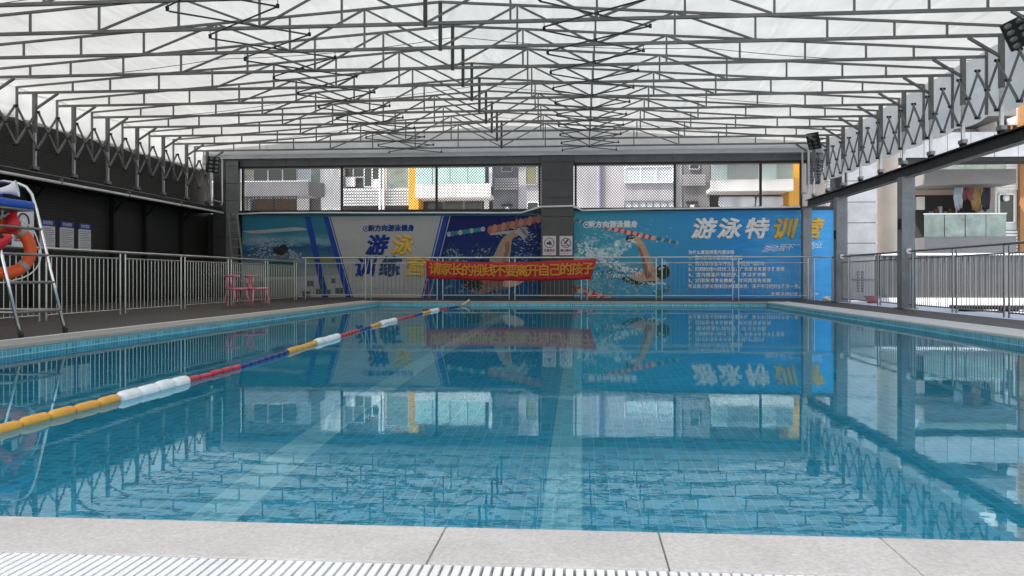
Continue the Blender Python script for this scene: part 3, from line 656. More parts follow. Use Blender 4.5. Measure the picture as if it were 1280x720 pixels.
# three rule boards
NOTE = mat('notice paper', (0.62, 0.62, 0.66), 0.35, 0, .05); NOTEH = mat('notice blue', (0.02, 0.05, 0.32), 0.35); NOTEL = mat('notice print', (0.16, 0.16, 0.20), 0.5)
for i, (y0, y1, nm) in enumerate(((20.0, 20.6, 'leftmost'), (20.82, 21.4, 'middle'), (21.63, 22.18, 'rightmost'))):
    s = thing('notice_board', '%s of the three white rule boards with blue headers on the black wall' % nm, 'sign', (-13.5, (y0 + y1) / 2, 1.55), 'rule boards on the black wall')
    box('sheet', (-13.548, y0, 1.53), (-13.52, y1, 2.14), NOTE, s); box('header', (-13.548, y0 + .01, 2.145), (-13.518, y1 - .01, 2.30), NOTEH, s)
    letters('泳池须知' if i != 1 else '安全须知', (-13.515, (y0 + y1) / 2, 2.22), .1, NOTE, s, .003, rot=(PI / 2, 0, PI / 2))
    for k in range(11):
        box('text_line', (-13.521, y0 + .05, 2.07 - k * .048), (-13.517, y1 - .05 - .12 * ((k * 7 + i * 3) % 4 == 0), 2.085 - k * .048), NOTEL, s)
# leaning ladder in the corner
ld = thing('leaning_ladder', 'dark aluminium ladder leaning in the far left corner', 'ladder', (-12.1, 28.4, DECK))
A0, A1, B0, B1 = Vector((-11.95, 28.2, DECK)), Vector((-12.56, 29.05, 3.08)), Vector((-11.55, 28.2, DECK)), Vector((-12.24, 29.05, 3.08))
LAD = mat('dull aluminium', (0.30, 0.30, 0.29), .45, .6)
seg('stile', A0, A1, .05, LAD, ld, .07); seg('stile', B0, B1, .05, LAD, ld, .07)
for k in range(1, 10): seg('rung', A0.lerp(A1, k / 10), B0.lerp(B1, k / 10), .04, LAD, ld)

# ================================================================== ROOF
TRUSS_GROUP = 'sliding roof trusses'
HALF, PANEL = (TR - TL) / 2, 1.48
END = HALF + .45
def top_z(x): return TRUSS_Z + .14 + .74 * (1 - abs(x) / END)
ordinal = ['farthest', 'second', 'third', 'fourth', 'fifth', 'sixth', 'seventh', 'eighth', 'ninth', 'tenth', 'eleventh', 'twelfth', 'thirteenth', 'fourteenth', 'fifteenth', 'sixteenth', 'seventeenth', 'eighteenth', 'nineteenth', 'twentieth']
def make_truss(k, Y):
    lab = 'farthest steel roof truss, against the far wall' if k == 0 else '%s steel roof truss counted from the far wall' % ordinal[k]
    t = thing('roof_truss', lab, 'truss', (RIDGE, Y, TRUSS_Z), TRUSS_GROUP)
    P = lambda x, z: Vector((RIDGE + x, Y, z))
    seg('bottom_chord', P(-END, TRUSS_Z), P(END, TRUSS_Z), .056, STEEL, t)
    for s in (-1, 1):
        seg('top_chord', P(0, top_z(0)), P(s * END, top_z(END)), .044, STEEL, t)
        for x in (PANEL, 2 * PANEL, 3 * PANEL, 4 * PANEL, 7.22, 8.42, 9.35):
            seg('vertical', P(s * x, TRUSS_Z + .03), P(s * x, top_z(x) - .02), .036, STEEL, t)
        for i in range(4):
            x0, x1 = i * PANEL, (i + 1) * PANEL
            z0, z1 = (TRUSS_Z + .03, top_z(x1) - .02) if i % 2 == 0 else (top_z(x0) - .02, TRUSS_Z + .03)
            seg('diagonal', P(s * (x0 + .04), z0), P(s * (x1 - .04), z1), .036, STEEL, t)
        seg('end_bar', P(s * END, top_z(END) + .02), P(s * END, TRUSS_Z - 1.16), .046, STEEL, t)
        zt = 3.36 if s < 0 else 3.46
        seg('post', P(s * HALF, TRUSS_Z - .03), P(s * HALF, 4.28), .085, STEEL, t)
        seg('post_sleeve', P(s * HALF, 4.28), P(s * HALF, zt + .12), .062, GALV, t)
        box('wheel_bracket', P(s * HALF, 0) + Vector((-.05, -.11, zt + .05)), P(s * HALF, 0) + Vector((.05, .11, zt + .125)), INOX_D, t)
        for dy in (-.075, .075): tube('wheel', P(s * HALF, zt + .035) + Vector((-.03, dy, 0)), P(s * HALF, zt + .035) + Vector((.03, dy, 0)), .07, STEEL_D, t)
        seg('knee_brace', P(s * (HALF - .58), TRUSS_Z - .03), P(s * (HALF - .03), TRUSS_Z - .38), .05, STEEL, t)
    seg('king_post', P(0, TRUSS_Z - .05), P(0, top_z(0)), .066, STEEL_K, t)
    if k % 3 == 1:
        bm = bmesh.new(); sweep(bm, [(RIDGE - END + i * 2 * END / 24, Y + .7, top_z(-END + i * 2 * END / 24) - .03 - .10 * abs(math.sin(i * PI / 6))) for i in range(25)], .007, 5); bmobj('cable', bm, STEEL_D, t, True)
    return t
for k, Y in enumerate(TRUSS_Y): make_truss(k, Y)
# scissor links in the roof plane, hung under the bottom chords
for s, wd in ((-1, 'left'), (1, 'right')):
    ch = thing('roof_scissor_chain', 'chain of folding black scissor links under the roof, %s of the ridge' % wd, 'scissor links', (RIDGE + s * 2 * PANEL, 14, TRUSS_Z - .1), 'folding roof links')
    xc = RIDGE + s * 2 * PANEL; hw = .9
    for k in range(N_TRUSS - 1):
        ya, yb = TRUSS_Y[k] - .05, TRUSS_Y[k + 1] + .05
        for i, (x0, x1) in enumerate(((xc - hw, xc + hw), (xc + hw, xc - hw))):
            z = TRUSS_Z - .12 - .035 * i
            tube('link', (x0, ya, z), (x1, yb, z), .030, STEEL_K, ch)
        for x in (xc - hw, xc + hw):
            tube('hinge', (x, TRUSS_Y[k], TRUSS_Z - .165), (x, TRUSS_Y[k], TRUSS_Z - .105), .055, STEEL_D, ch)
        tube('hook', (xc + hw, TRUSS_Y[k], TRUSS_Z - .104), (xc + hw, TRUSS_Y[k], TRUSS_Z - .03), .014, STEEL, ch); tube('hook', (xc - hw, TRUSS_Y[k], TRUSS_Z - .104), (xc - hw, TRUSS_Y[k], TRUSS_Z - .03), .014, STEEL, ch); tube('hinge', (xc, (ya + yb) / 2, TRUSS_Z - .165), (xc, (ya + yb) / 2, TRUSS_Z - .105), .04, STEEL_D, ch)
# side scissor lattices
for s, wd, xx in ((-1, 'left', TL + .07), (1, 'right', TR - .07)):
    la = thing('side_lattice', 'folding steel scissor lattice between the roof posts on the %s side' % wd, 'lattice', (xx, 14, 4.3), 'folding side lattices')
    zt, zb = 4.78, 3.88
    for k in range(N_TRUSS - 1):
        y0, y1 = TRUSS_Y[k], TRUSS_Y[k + 1]; h = (y1 - y0) / 2
        for j in range(2):
            a, b = y0 + h * j, y0 + h * (j + 1)
            for i, (p, q) in enumerate(((zt, zb), (zb, zt))):
                X = xx + .018 * (i * 2 - 1)
                seg('lattice_bar', (X, a, p), (X, b, q), .058, STEEL, la, .022, up=(1, 0, 0))
            tube('pivot', (xx - .05, (a + b) / 2, (zt + zb) / 2), (xx + .05, (a + b) / 2, (zt + zb) / 2), .05, STEEL_D, la)
            for z in (zt, zb): tube('pivot', (xx - .05, b, z), (xx + .05, b, z), .055, STEEL_D, la)
# canopy fabric
def fabric_mat(name, col, trans=0.5):
    m = bpy.data.materials.new(name); m.use_nodes = True; MATS[name] = m
    n, l = m.node_tree.nodes, m.node_tree.links
    b = n['Principled BSDF']; n.remove(b)
    g = n.new('ShaderNodeNewGeometry')
    mp = n.new('ShaderNodeMapping'); mp.inputs['Scale'].default_value = (1, 1.0, 1); mp.inputs['Rotation'].default_value = (0, 0, .6); l.new(g.outputs['Position'], mp.inputs[0])
    t = n.new('ShaderNodeTexNoise'); t.inputs['Scale'].default_value = 0.7; t.inputs['Detail'].default_value = 9; t.inputs['Roughness'].default_value = .6; l.new(mp.outputs[0], t.inputs['Vector'])
    mr = n.new('ShaderNodeMapRange'); mr.inputs[1].default_value = .3; mr.inputs[2].default_value = .7; mr.inputs[3].default_value = .86; mr.inputs[4].default_value = 1.02; l.new(t.outputs[0], mr.inputs[0])
    mx = n.new('ShaderNodeMix'); mx.data_type = 'RGBA'; mx.blend_type = 'MULTIPLY'; mx.inputs[0].default_value = 1; mx.inputs[6].default_value = (*col, 1); l.new(mr.outputs[0], mx.inputs[7])
    d = n.new('ShaderNodeBsdfDiffuse'); tr = n.new('ShaderNodeBsdfTranslucent'); ms = n.new('ShaderNodeMixShader'); ms.inputs[0].default_value = trans
    mp2 = n.new('ShaderNodeMapping'); mp2.inputs['Scale'].default_value = (1.2, .22, 1); mp2.inputs['Rotation'].default_value = (0, 0, .7); l.new(g.outputs['Position'], mp2.inputs[0])
    t2 = n.new('ShaderNodeTexNoise'); t2.inputs['Scale'].default_value = 1.5; t2.inputs['Detail'].default_value = 1.5; t2.inputs['Distortion'].default_value = 1.0; l.new(mp2.outputs[0], t2.inputs['Vector'])
    bp = n.new('ShaderNodeBump'); bp.inputs['Distance'].default_value = .09; bp.inputs['Strength'].default_value = .8; l.new(t2.outputs[0], bp.inputs['Height'])
    for q in (d, tr): l.new(mx.outputs[2], q.inputs['Color']); l.new(bp.outputs[0], q.inputs['Normal'])
    l.new(d.outputs[0], ms.inputs[1]); l.new(tr.outputs[0], ms.inputs[2]); l.new(ms.outputs[0], n['Material Output'].inputs['Surface'])
    return m
FAB = fabric_mat('white tent fabric', (0.81, 0.80, 0.755), .185)
FAB_S = fabric_mat('grey skirt fabric', (0.72, 0.72, 0.70), .26)
can = thing('tent_canopy', 'white translucent fabric roof stretched over the steel trusses', 'canopy', (RIDGE, 14, 5.5))
Y_END0, Y_END1 = TRUSS_Y[-1] - .4, TRUSS_Y[0] + .75
def sheet(name, fx, n1, n2, m, parent):
    vs_ = [fx(i / n1, j / n2) for i in range(n1 + 1) for j in range(n2 + 1)]
    fs = [(i * (n2 + 1) + j, i * (n2 + 1) + j + 1, (i + 1) * (n2 + 1) + j + 1, (i + 1) * (n2 + 1) + j) for i in range(n1) for j in range(n2)]
    return mesh(name, vs_, fs, m, parent, True)
def roof_pt(u, v_):
    x = -END - .07 + u * (2 * END + .14); Y = Y_END0 + v_ * (Y_END1 - Y_END0)
    f = ((Y - TRUSS_Y[-1]) / STEP) % 1.0
    z = top_z(x) + .045 - .07 * math.sin(PI * f) ** 1.0 * (0.6 + .4 * mnoise.noise((x * .5, Y * .3, 3)))
    wr = mnoise.noise((x * .9 + Y * .9, Y * 1.8 - x * .5, 1.7)); z += .02 * wr * math.sin(PI * f)
    return (RIDGE + x, Y, z)
sheet('roof_fabric', roof_pt, 130, 280, FAB, can)
for s in (-1, 1):
    def skirt(u, v_, s=s):
        Y = Y_END0 + u * (Y_END1 - Y_END0); f = ((Y - TRUSS_Y[-1]) / STEP) % 1.0
        z1 = top_z(END) + .03; z0 = (4.07 if s > 0 else 4.66) - .05 * math.sin(PI * f) + .02 * mnoise.noise((Y * 2, s, 0))
        return (RIDGE + s * (END + .05 + .05 * math.sin(PI * f) * v_ + .03 * v_ * mnoise.noise((Y * 1.5, v_ * 2, s))), Y, z1 + (z0 - z1) * v_)
    sheet('side_skirt', skirt, 240, 8, FAB_S, can)
# end sheet closing the gable over the gutter beam
def gable(u, v_):
    x = -END + u * 2 * END; z0 = 5.2; z1 = top_z(x) + .05
    return (RIDGE + x, Y_END1 - .02 + .03 * mnoise.noise((x * .8, v_ * 2, 5)), z0 + (z1 - z0) * v_)
sheet('gable_sheet', gable, 90, 6, FAB_S, can)
# right-hand rail beam and columns
rb = thing('rail_beam', 'black steel rail beam carrying the sliding roof on the right columns', 'beam', (TR, 12, 3.2))
RBY = WALLY - .5
box('top_flange', (TR - .1, HY0, 3.405), (TR + .1, RBY, 3.43), STEEL_D, rb); box('web', (TR - .02, HY0, 3.195), (TR + .02, RBY, 3.405), STEEL_D, rb)
box('bottom_flange', (TR - .1, HY0, 3.17), (TR + .1, RBY, 3.195), STEEL_D, rb); box('rail', (TR - .02, HY0, 3.43), (TR + .02, RBY, 3.462), INOX_D, rb)
tube('cable_pipe', (TR - .13, HY0, 3.14), (TR - .13, RBY, 3.14), .03, INOX_D, rb)
for cy, lab in ((10.1, 'grey square steel column nearest the camera on the right deck'), (20.25, 'grey square steel column between the railing panels on the right'), (25.25, 'grey square steel column beside the right end of the blue poster'), (28.95, 'grey square steel column standing in front of the blue poster')):
    c = thing('steel_column', lab, 'column', (7.53, cy, DECK), 'right deck columns')
    w2 = .15 if cy < 28 else .145
    bm = bmesh.new(); bevel_box(bm, (-w2, -.15, 0), (w2, .15, 3.17 - DECK), .012, 2); bmobj('shaft', bm, COLUMN, c, M=Matrix.Translation((7.53, cy, DECK)))
    box('base_plate', (7.53 - .2, cy - .2, DECK - .004), (7.53 + .2, cy + .2, DECK + .012), STEEL, c)
    if cy < 26:
        bm = bmesh.new(); sweep(bm, [(7.53, cy - .15, 1.44), (7.53, cy - .19, 1.44)], .065, 10); bmobj('rail_collar', bm, WHITE, c)
        box('switch_box', (7.53 - .185, cy - .1, 1.95), (7.53 - .151, cy + .02, 2.2), STEEL_D, c)
# front frame of the far bay: white drain pipes at both ends
for s, x0, lab in ((-1, -12.55, 'pale bent drain pipe frame by the floodlight in the left corner'), (1, 7.25, 'pale bent drain pipe hanging by the right floodlight')):
    f_ = thing('drain_pipe', lab, 'pipe', (x0, 28.0, 3.3), 'bent roof pipes')
    bm = bmesh.new(); z0 = 3.35 if s < 0 else 3.5
    sweep(bm, [(x0, 27.6, 5.05), (x0, 27.6, z0 + .35), (x0 - .02 * s, 27.58, z0 + .12), (x0 - .1 * s, 27.5, z0 + .02), (x0 - .25 * s, 27.1, z0)], .035, 8); bmobj('bent_pipe', bm, GALV, f_, True)
    bm = bmesh.new(); sweep(bm, [(x0 + .02, 28.45, 5.0), (x0 + .02, 28.45, z0 + .1), (x0 + .02, 28.38, z0)], .03, 8); bmobj('upright', bm, GALV, f_, True)
    tube('cross_pipe', (x0, 27.6, z0 + .12), (x0 + .02, 28.45, z0 + .1), .05, GALV, f_)
# floodlights
LENS = glass_mat('lamp lens', (0.10, 0.115, 0.11), .12)
def flood(loc, rz, tilt, sc_, label, roll=0.0):
    f_ = thing('floodlight', label, 'floodlight', loc, 'roof floodlights')
    M = Matrix.Translation(loc) @ Euler((tilt, roll, rz), 'XYZ').to_matrix().to_4x4() @ Matrix.Scale(sc_, 4)
    bm = bmesh.new(); bevel_box(bm, (-.2, -.06, -.26), (.2, .06, .26), .02, 2); bmobj('housing', bm, STEEL_D, f_, M=M)
    for i in range(4):
        for j in range(2):
            bm = bmesh.new(); lathe(bm, [(.0, -.012), (.035, -.01), (.044, 0.0)], 10, Matrix.Translation((-.1 + .2 * j, -.062, -.19 + i * .127)) @ Matrix.Rotation(PI / 2, 4, 'X') @ Matrix.Diagonal((1.6, 1.1, -1, 1)))
            bmobj('lens', bm, LENS, f_, M=M)
    for i in range(6): 
        bm = bmesh.new(); bevel_box(bm, (-.18, .06, -.22 + i * .085), (.18, .11, -.21 + i * .085), .003, 1); bmobj('fin', bm, STEEL_D, f_, M=M)
    bm = bmesh.new(); sweep(bm, [(-.23, 0, 0), (-.23, .16, -.02), (.23, .16, -.02), (.23, 0, 0)], .016, 6); bmobj('bracket', bm, STEEL, f_, M=M)
flood((7.36, 14.9, 4.98), -.35, .3, 0.95, 'large black floodlight on the right roof posts near the camera', -.42)
flood((7.2, 26.85, 5.08), -.9, .35, 1.0, 'small black floodlight at the far right end of the roof')
flood((-12.35, 27.3, 4.62), .9, .2, 1.05, 'pale faced floodlight in the far left corner')
# blue sun blind seen over the rail at the far right corner
bl_ = thing('blue_louvre', 'dark blue louvred panel above the rail in the far right corner', 'louvre', (7.9, 29.2, 4.2))
for i in range(9): box('slat', (7.6, 29.16, 3.98 + i * .1), (8.05, 29.22, 4.06 + i * .1), mat('blue slat', (0.02, 0.035, 0.09), .5), bl_)

# ================================================================== LANE ROPE
FLOATM = {'white': mat('float white', (0.8, 0.8, 0.8), .35, 0, .06), 'yellow': mat('float amber', (0.78, 0.36, 0.04), .35, 0, .08), 'red': mat('float red', (0.55, 0.02, 0.03), .35, 0, .08), 'blue': mat('float blue', (0.015, 0.02, 0.20), .35, 0, .08)}
rope = thing('lane_rope', 'lane rope of yellow, white, red and blue floats across the water', 'lane rope', (-3.4, 12, 0))
KN = [(2.76, -3.2), (4.35, -3.17), (7.6, -3.17), (10.65, -3.36), (15.1, -3.58), (21.0, -3.66), (23.4, -3.5), (24.88, -3.4)]
def rope_x(Y):
    for (a, xa), (b, xb) in zip(KN, KN[1:]):
        if a <= Y <= b: t = (Y - a) / (b - a); t = t * t * (3 - 2 * t) * .5 + t * .5; return xa + (xb - xa) * t
    return KN[-1][1]
FL = {}
for c, (r, L) in dict(white=(.050, .27), yellow=(.033, .25), red=(.025, .2), blue=(.023, .2)).items():
    bm = bmesh.new(); prof = [(.012, -L / 2), (r * .7, -L / 2 + .006), (r * .95, -L / 2 + .03), (r, -L * .25), (r, L * .25), (r * .95, L / 2 - .03), (r * .7, L / 2 - .006), (.012, L / 2)]
    lathe(bm, prof, 12, Matrix.Rotation(-PI / 2, 4, 'X'))
    for f in bm.faces: f.smooth = True
    me = bpy.data.meshes.new('float'); bm.to_mesh(me); bm.free(); me.materials.append(FLOATM[c]); FL[c] = (me, L)
bounds = [(2.80, 'red'), (3.4, 'blue'), (4.0, 'yellow'), (5.53, 'white'), (6.53, 'red'), (7.6, 'blue'), (9.15, 'yellow'), (10.4, 'white'), (11.5, 'red'), (12.9, 'blue'), (13.85, 'yellow'), (14.7, 'white'), (16.0, 'red'), (18.0, 'blue'), (19.0, 'yellow'), (20.1, 'white'), (21.2, 'red'), (22.4, 'blue'), (23.7, None)]
for (y0, c), (y1, _) in zip(bounds, bounds[1:]):
    me, L = FL[c]; nfl = max(1, round((y1 - y0) / (L + .012)))
    for k in range(nfl):
        Y = y0 + (y1 - y0) * (k + .5) / nfl; d = Vector((rope_x(Y + .1) - rope_x(Y - .1), .2, 0))
        ang = math.atan2(-d.x, d.y) + random.uniform(-.025, .025)
        M = Matrix.Translation((rope_x(Y), Y, .014 + random.uniform(-.004, .004))) @ Matrix.Rotation(ang, 4, 'Z') @ Matrix.Rotation(random.uniform(0, 6), 4, 'Y') @ Matrix.Diagonal((1, (y1 - y0) / nfl / (L + .012), 1, 1))
        put(bpy.data.objects.new('float', me), M, rope)
bm = bmesh.new(); sweep(bm, [(rope_x(2.76 + i * .55), 2.76 + i * .55, .016) for i in range(39)] + [(-3.42, 24.3, .03), (-3.4, 24.86, .08)], .008, 6); bmobj('cable', bm, mat('rope yellow', (0.5, 0.3, 0.1), .6), rope, True)
bm = bmesh.new(); sweep(bm, [(-3.46, 24.2, .04), (-3.42, 24.6, .07), (-3.36, 24.86, .14), (-3.36, 24.95, .16)], .03, 8); bmobj('hook', bm, mat('hook amber', (0.72, 0.5, 0.25), .4), rope, True)

# ================================================================== PINK CHAIRS
PINK = mat('pink plastic', (0.72, 0.24, 0.29), .4, 0, .08, 6)
def pink_chair(loc, rz, label):
    c = thing('pink_chair', label, 'chair', loc, 'pink plastic chairs by the left railing')
    M = Matrix.Translation(loc) @ Matrix.Rotation(rz, 4, 'Z')
    bm = bmesh.new(); N = 20; ring = []
    for i in range(N):
        a = 2 * PI * i / N; r = .225 * (abs(math.cos(a)) ** 4 + abs(math.sin(a)) ** 4) ** -.25
        ring.append((r * math.cos(a), r * math.sin(a)))
    lo = [bm.verts.new((x, y, .43 - .02 * (1 - abs(y) * 3))) for x, y in ring]; hi = [bm.verts.new((x * 1.02, y * 1.02, .455 + .02 * abs(x) * 3)) for x, y in ring]; mid = bm.verts.new((0, 0, .44)); mb = bm.verts.new((0, 0, .41))
    for i in range(N): j = (i + 1) % N; bm.faces.new((lo[i], lo[j], hi[j], hi[i])); bm.faces.new((hi[i], hi[j], mid)); bm.faces.new((lo[j], lo[i], mb))
    bmobj('seat', bm, PINK, c, True, M)
    for sx in (-1, 1):
        for sy in (-1, 1):
            bm = bmesh.new(); sweep(bm, [(sx * .16, sy * .16, .44), (sx * .23, sy * .22, 0)], [.024, .015], 8); bmobj('leg', bm, PINK, c, True, M)
    for i in range(5):
        a = PI + (i - 2) * .38; bm = bmesh.new(); sweep(bm, [(.2 * math.cos(a), .2 * math.sin(a), .44), (.26 * math.cos(a), .26 * math.sin(a), .74)], .013, 6); bmobj('spindle', bm, PINK, c, True, M)
    bm = bmesh.new(); pts = [(.27 * math.cos(a), .29 * math.sin(a), .75) for a in [PI + (i - 6) * .2 for i in range(13)]]
    ring = []
    for p in pts: ring.append([bm.verts.new((p[0] * k, p[1] * k, p[2] + dz)) for k, dz in ((.93, -.025), (1.07, -.025), (1.10, .03), (.95, .03))])
    for A, B_ in zip(ring, ring[1:]):
        for k in range(4): bm.faces.new((A[k], A[(k + 1) % 4], B_[(k + 1) % 4], B_[k]))
    bm.faces.new(ring[0][::-1]); bm.faces.new(ring[-1]); bmobj('top_rail', bm, PINK, c, True, M)
pink_chair((-8.42, 19.95, DECK), .95, 'pink plastic chair on the left, nearer the lifeguard stand')
pink_chair((-8.02, 20.25, DECK), .8, 'pink plastic chair on the right, nearer the far end of the pool')

# ================================================================== LIFEGUARD STAND
LG = thing('lifeguard_stand', 'tall stainless lifeguard stand with blue seat on the left pool edge', 'lifeguard chair', (-7.1, 10.0, DECK))
YN, YF = 9.56, 10.43
for yy in (YN, YF):
    bm = bmesh.new()
    sweep(bm, [(-6.71, yy, DECK), (-6.93, yy, 1.02), (-7.10, yy, 1.72), (-7.17, yy, 1.93), (-7.24, yy, 2.02), (-7.36, yy, 2.07), (-7.55, yy, 2.10), (-7.72, yy, 2.08), (-7.78, yy, 2.0), (-7.8, yy, 1.78)], .022, 10); bmobj('front_leg', bm, INOX_P, LG, True)
    bm = bmesh.new(); sweep(bm, [(-7.92, yy, DECK), (-7.84, yy, 1.0), (-7.78, yy, 1.80), (-7.85, yy, 2.3)], .022, 10); bmobj('rear_leg', bm, INOX, LG, True)
    for xx in (-6.705, -7.92): tube('foot_cap', (xx, yy, DECK), (xx - .005, yy, DECK + .06), .064, RUBBER, LG)
    tube('side_rail', (-6.78, yy, .42), (-7.9, yy, .42), .035, INOX, LG)
for z, x in ((.42, -6.775), (.78, -6.865), (1.13, -6.95), (1.47, -7.035)):
    tube('rung', (x, YN, z), (x, YF, z), .038, INOX_D, LG)
tube('rung', (-7.9, YN, .46), (-7.9, YF, .46), .04, INOX_D, LG)
box('seat_plate', (-7.75, YN + .02, 1.70), (-7.12, YF - .02, 1.725), INOX_D, LG)
BLUE = mat('blue vinyl', (0.01, 0.075, 0.42), .38, 0, .1, 8)
bm = bmesh.new(); bevel_box(bm, (-7.74, YN + .03, 1.727), (-7.10, YF - .03, 1.83), .035, 3); bmobj('seat_cushion', bm, BLUE, LG, True)
bm = bmesh.new(); bevel_box(bm, (-7.84, YN + .03, 1.9), (-7.74, YF - .03, 2.3), .035, 3); bmobj('back_cushion', bm, BLUE, LG, True)
# megaphone on seat
mg = thing('megaphone', 'white and blue megaphone lying on the blue lifeguard seat', 'megaphone', (-7.3, 10.1, 1.83))
MM = Matrix.Translation((-7.28, 10.12, 1.955)) @ Euler((0, PI / 2 - .2, .45)).to_matrix().to_4x4() @ Matrix.Scale(.85, 4)
bm = bmesh.new(); lathe(bm, [(.045, -.14), (.05, -.05), (.07, .03), (.125, .13), (.13, .135), (.11, .12), (.04, .02)], 16, MM); bmobj('horn', bm, WHITE, mg, True)
bm = bmesh.new(); lathe(bm, [(.02, -.24), (.055, -.22), (.058, -.14), (.05, -.13)], 14, MM); bmobj('rear_body', bm, BLUE, mg, True)
bm = bmesh.new(); sweep(bm, [(-7.40, 10.16, 1.93), (-7.42, 10.17, 1.84)], .022, 8); bmobj('grip', bm, BLUE, mg, True)
bt = thing('folded_towel', 'blue and white rolled towel behind the megaphone on the seat', 'towel', (-7.55, 10.1, 1.84))
bm = bmesh.new(); sweep(bm, [(-7.58, 9.75, 1.90), (-7.57, 10.0, 1.915), (-7.56, 10.3, 1.90)], [.06, .075, .06], 12); bmobj('roll', bm, BLUE, bt, True)
bm = bmesh.new(); sweep(bm, [(-7.565, 10.02, 1.915), (-7.563, 10.18, 1.91)], [.08, .077], 12); bmobj('band', bm, WHITE, bt, True)
# life ring
lr = thing('life_ring', 'orange life ring with grey bands hanging inside the lifeguard stand', 'life ring', (-7.35, 10.1, 1.2))
ORANGE = mat('life ring orange', (0.78, 0.10, 0.02), .5, 0, .12, 5); BAND = mat('reflective grey', (0.32, 0.31, 0.29), .4)
RC, RN = Vector((-7.42, 10.25, 1.20)), Vector((0.75, -0.66, 0.05)).normalized()
ru = Vector((0, 0, 1)); rv = RN.cross(ru).normalized(); ru = rv.cross(RN)
rp_ = lambda a, R: RC + rv * R * math.cos(a) + ru * R * math.sin(a)
bm = bmesh.new(); sweep(bm, [rp_(2 * PI * k / 40, .305) for k in range(40)], .078, 12, True); bmobj('ring', bm, ORANGE, lr, True)
for a0 in (.6, 2.2, 3.8, 5.4):
    bm = bmesh.new(); sweep(bm, [rp_(a0 + k * .05, .305) for k in range(5)], .081, 12); bmobj('reflective_band', bm, BAND, lr, True)
bm = bmesh.new(); sweep(bm, [rp_(2 * PI * k / 64, .405 + .03 * abs(math.sin(2 * (2 * PI * k / 64) + .6))) + RN * .02 for k in range(64)], .009, 6, True); bmobj('grab_line', bm, WHITE, lr, True)
bm = bmesh.new(); sweep(bm, [rp_(1.5, .38), (-7.4, 10.2, 1.70)], .012, 6); sweep(bm, [rp_(1.0, .38), (-7.32, 10.3, 1.70)], .012, 6); bmobj('hanging_cord', bm, WHITE, lr, True)
# rescue float and red vests at the picture's left edge
REDP = mat('rescue red', (0.55, 0.012, 0.02), .42, 0, .12, 6); VEST = mat('vest orange red', (0.72, 0.05, 0.02), .7, 0, .2, 7)
rf_ = thing('rescue_float', 'red torpedo rescue float slung on the near leg of the lifeguard stand', 'rescue float', (-6.95, 9.4, 1.2))
FM = Matrix.Translation((-7.08, 9.42, 1.18)) @ Euler((0, PI / 2 - .5, .45)).to_matrix().to_4x4()
bm = bmesh.new(); lathe(bm, [(.01, -.38), (.06, -.36), (.10, -.22), (.115, 0), (.10, .16), (.06, .28), (.025, .335), (.005, .34)], 14, FM); bmobj('float_body', bm, REDP, rf_, True)
bm = bmesh.new(); sweep(bm, [(-6.85, 9.43, 1.32), (-7.0, 9.45, 1.50), (-7.15, 9.5, 1.62), (-7.3, 9.6, 1.7)], .018, 6); bmobj('strap', bm, RUBBER, rf_, True)
vt = thing('life_vest', 'orange red life vest hanging at the side of the lifeguard stand', 'life vest', (-7.3, 9.55, 1.3))
for xo in (0, .2):
    bm = bmesh.new(); bevel_box(bm, (-7.36 + xo - .3, 9.5, 1.12), (-7.2 + xo - .3, 9.62, 1.66), .045, 3)
    for q in bm.verts: q.co += Vector((.02 * mnoise.noise(q.co * 9), .03 * mnoise.noise(q.co * 7 + Vector((3, 0, 0))), .02 * mnoise.noise(q.co * 8)))
    bmobj('foam_panel', bm, VEST, vt, True)
vb = thing('red_bag', 'small red bundle hung under the blue seat of the stand', 'bag', (-7.3, 10.2, 1.55))
bm = bmesh.new(); lathe(bm, [(.02, 1.42), (.085, 1.46), (.10, 1.54), (.07, 1.62), (.03, 1.66), (.045, 1.69)], 12, Matrix.Translation((-7.28, 10.22, 0)))
for q in bm.verts: q.co += Vector((.03 * mnoise.noise(q.co * 11), .03 * mnoise.noise(q.co * 9), 0))
bmobj('bundle', bm, REDP, vb, True)
sb = thing('stand_notice', 'white notice plate with a round emblem behind the life ring', 'sign', (-8.8, 10.9, 1.2))
box('plate', (-8.815, 12.35, 1.32), (-8.80, 12.86, 1.92), NOTE, sb)
bm = bmesh.new(); sweep(bm, [(-8.795, 12.6 + .13 * math.cos(t), 1.72 + .13 * math.sin(t)) for t in [2 * PI * k / 20 for k in range(20)]], .014, 5, True); bmobj('emblem', bm, SIGNINK, sb)
letters('注意安全', (-8.795, 12.6, 1.45), .11, SIGNRED, sb, .003, rot=(PI / 2, 0, PI / 2))

# ================================================================== BUILDINGS BEYOND THE FAR WALL
FY = 46.0
B_WHITE = mat('white facade', (0.70, 0.69, 0.66), .8, 0, .22, 1.3, aniso=(1, 1, .25)); B_LGREY = mat('light grey facade', (0.40, 0.385, 0.39), .8, 0, .22, 1.3, aniso=(1, 1, .25))
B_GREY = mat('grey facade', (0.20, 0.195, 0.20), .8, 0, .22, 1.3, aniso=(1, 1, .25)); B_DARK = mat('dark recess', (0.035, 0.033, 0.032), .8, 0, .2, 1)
B_YEL = mat('yellow ochre facade', (0.72, 0.36, 0.035), .75, 0, .22, 1.3, aniso=(1, 1, .25)); G_MINT = mat('mint glass', (0.42, 0.56, 0.52), .12, 0, .18, .9, spec=.7); G_DK = glass_mat('dark window glass', (0.03, 0.036, 0.04), .04, .8)
G_PALE = glass_mat('pale window', (0.55, 0.60, 0.62), .1); B_BROWN = mat('brown curtain', (0.12, 0.065, 0.03), .8, 0, .3, 4); B_CREAM = mat('cream curtain', (0.62, 0.58, 0.42), .8, 0, .1)
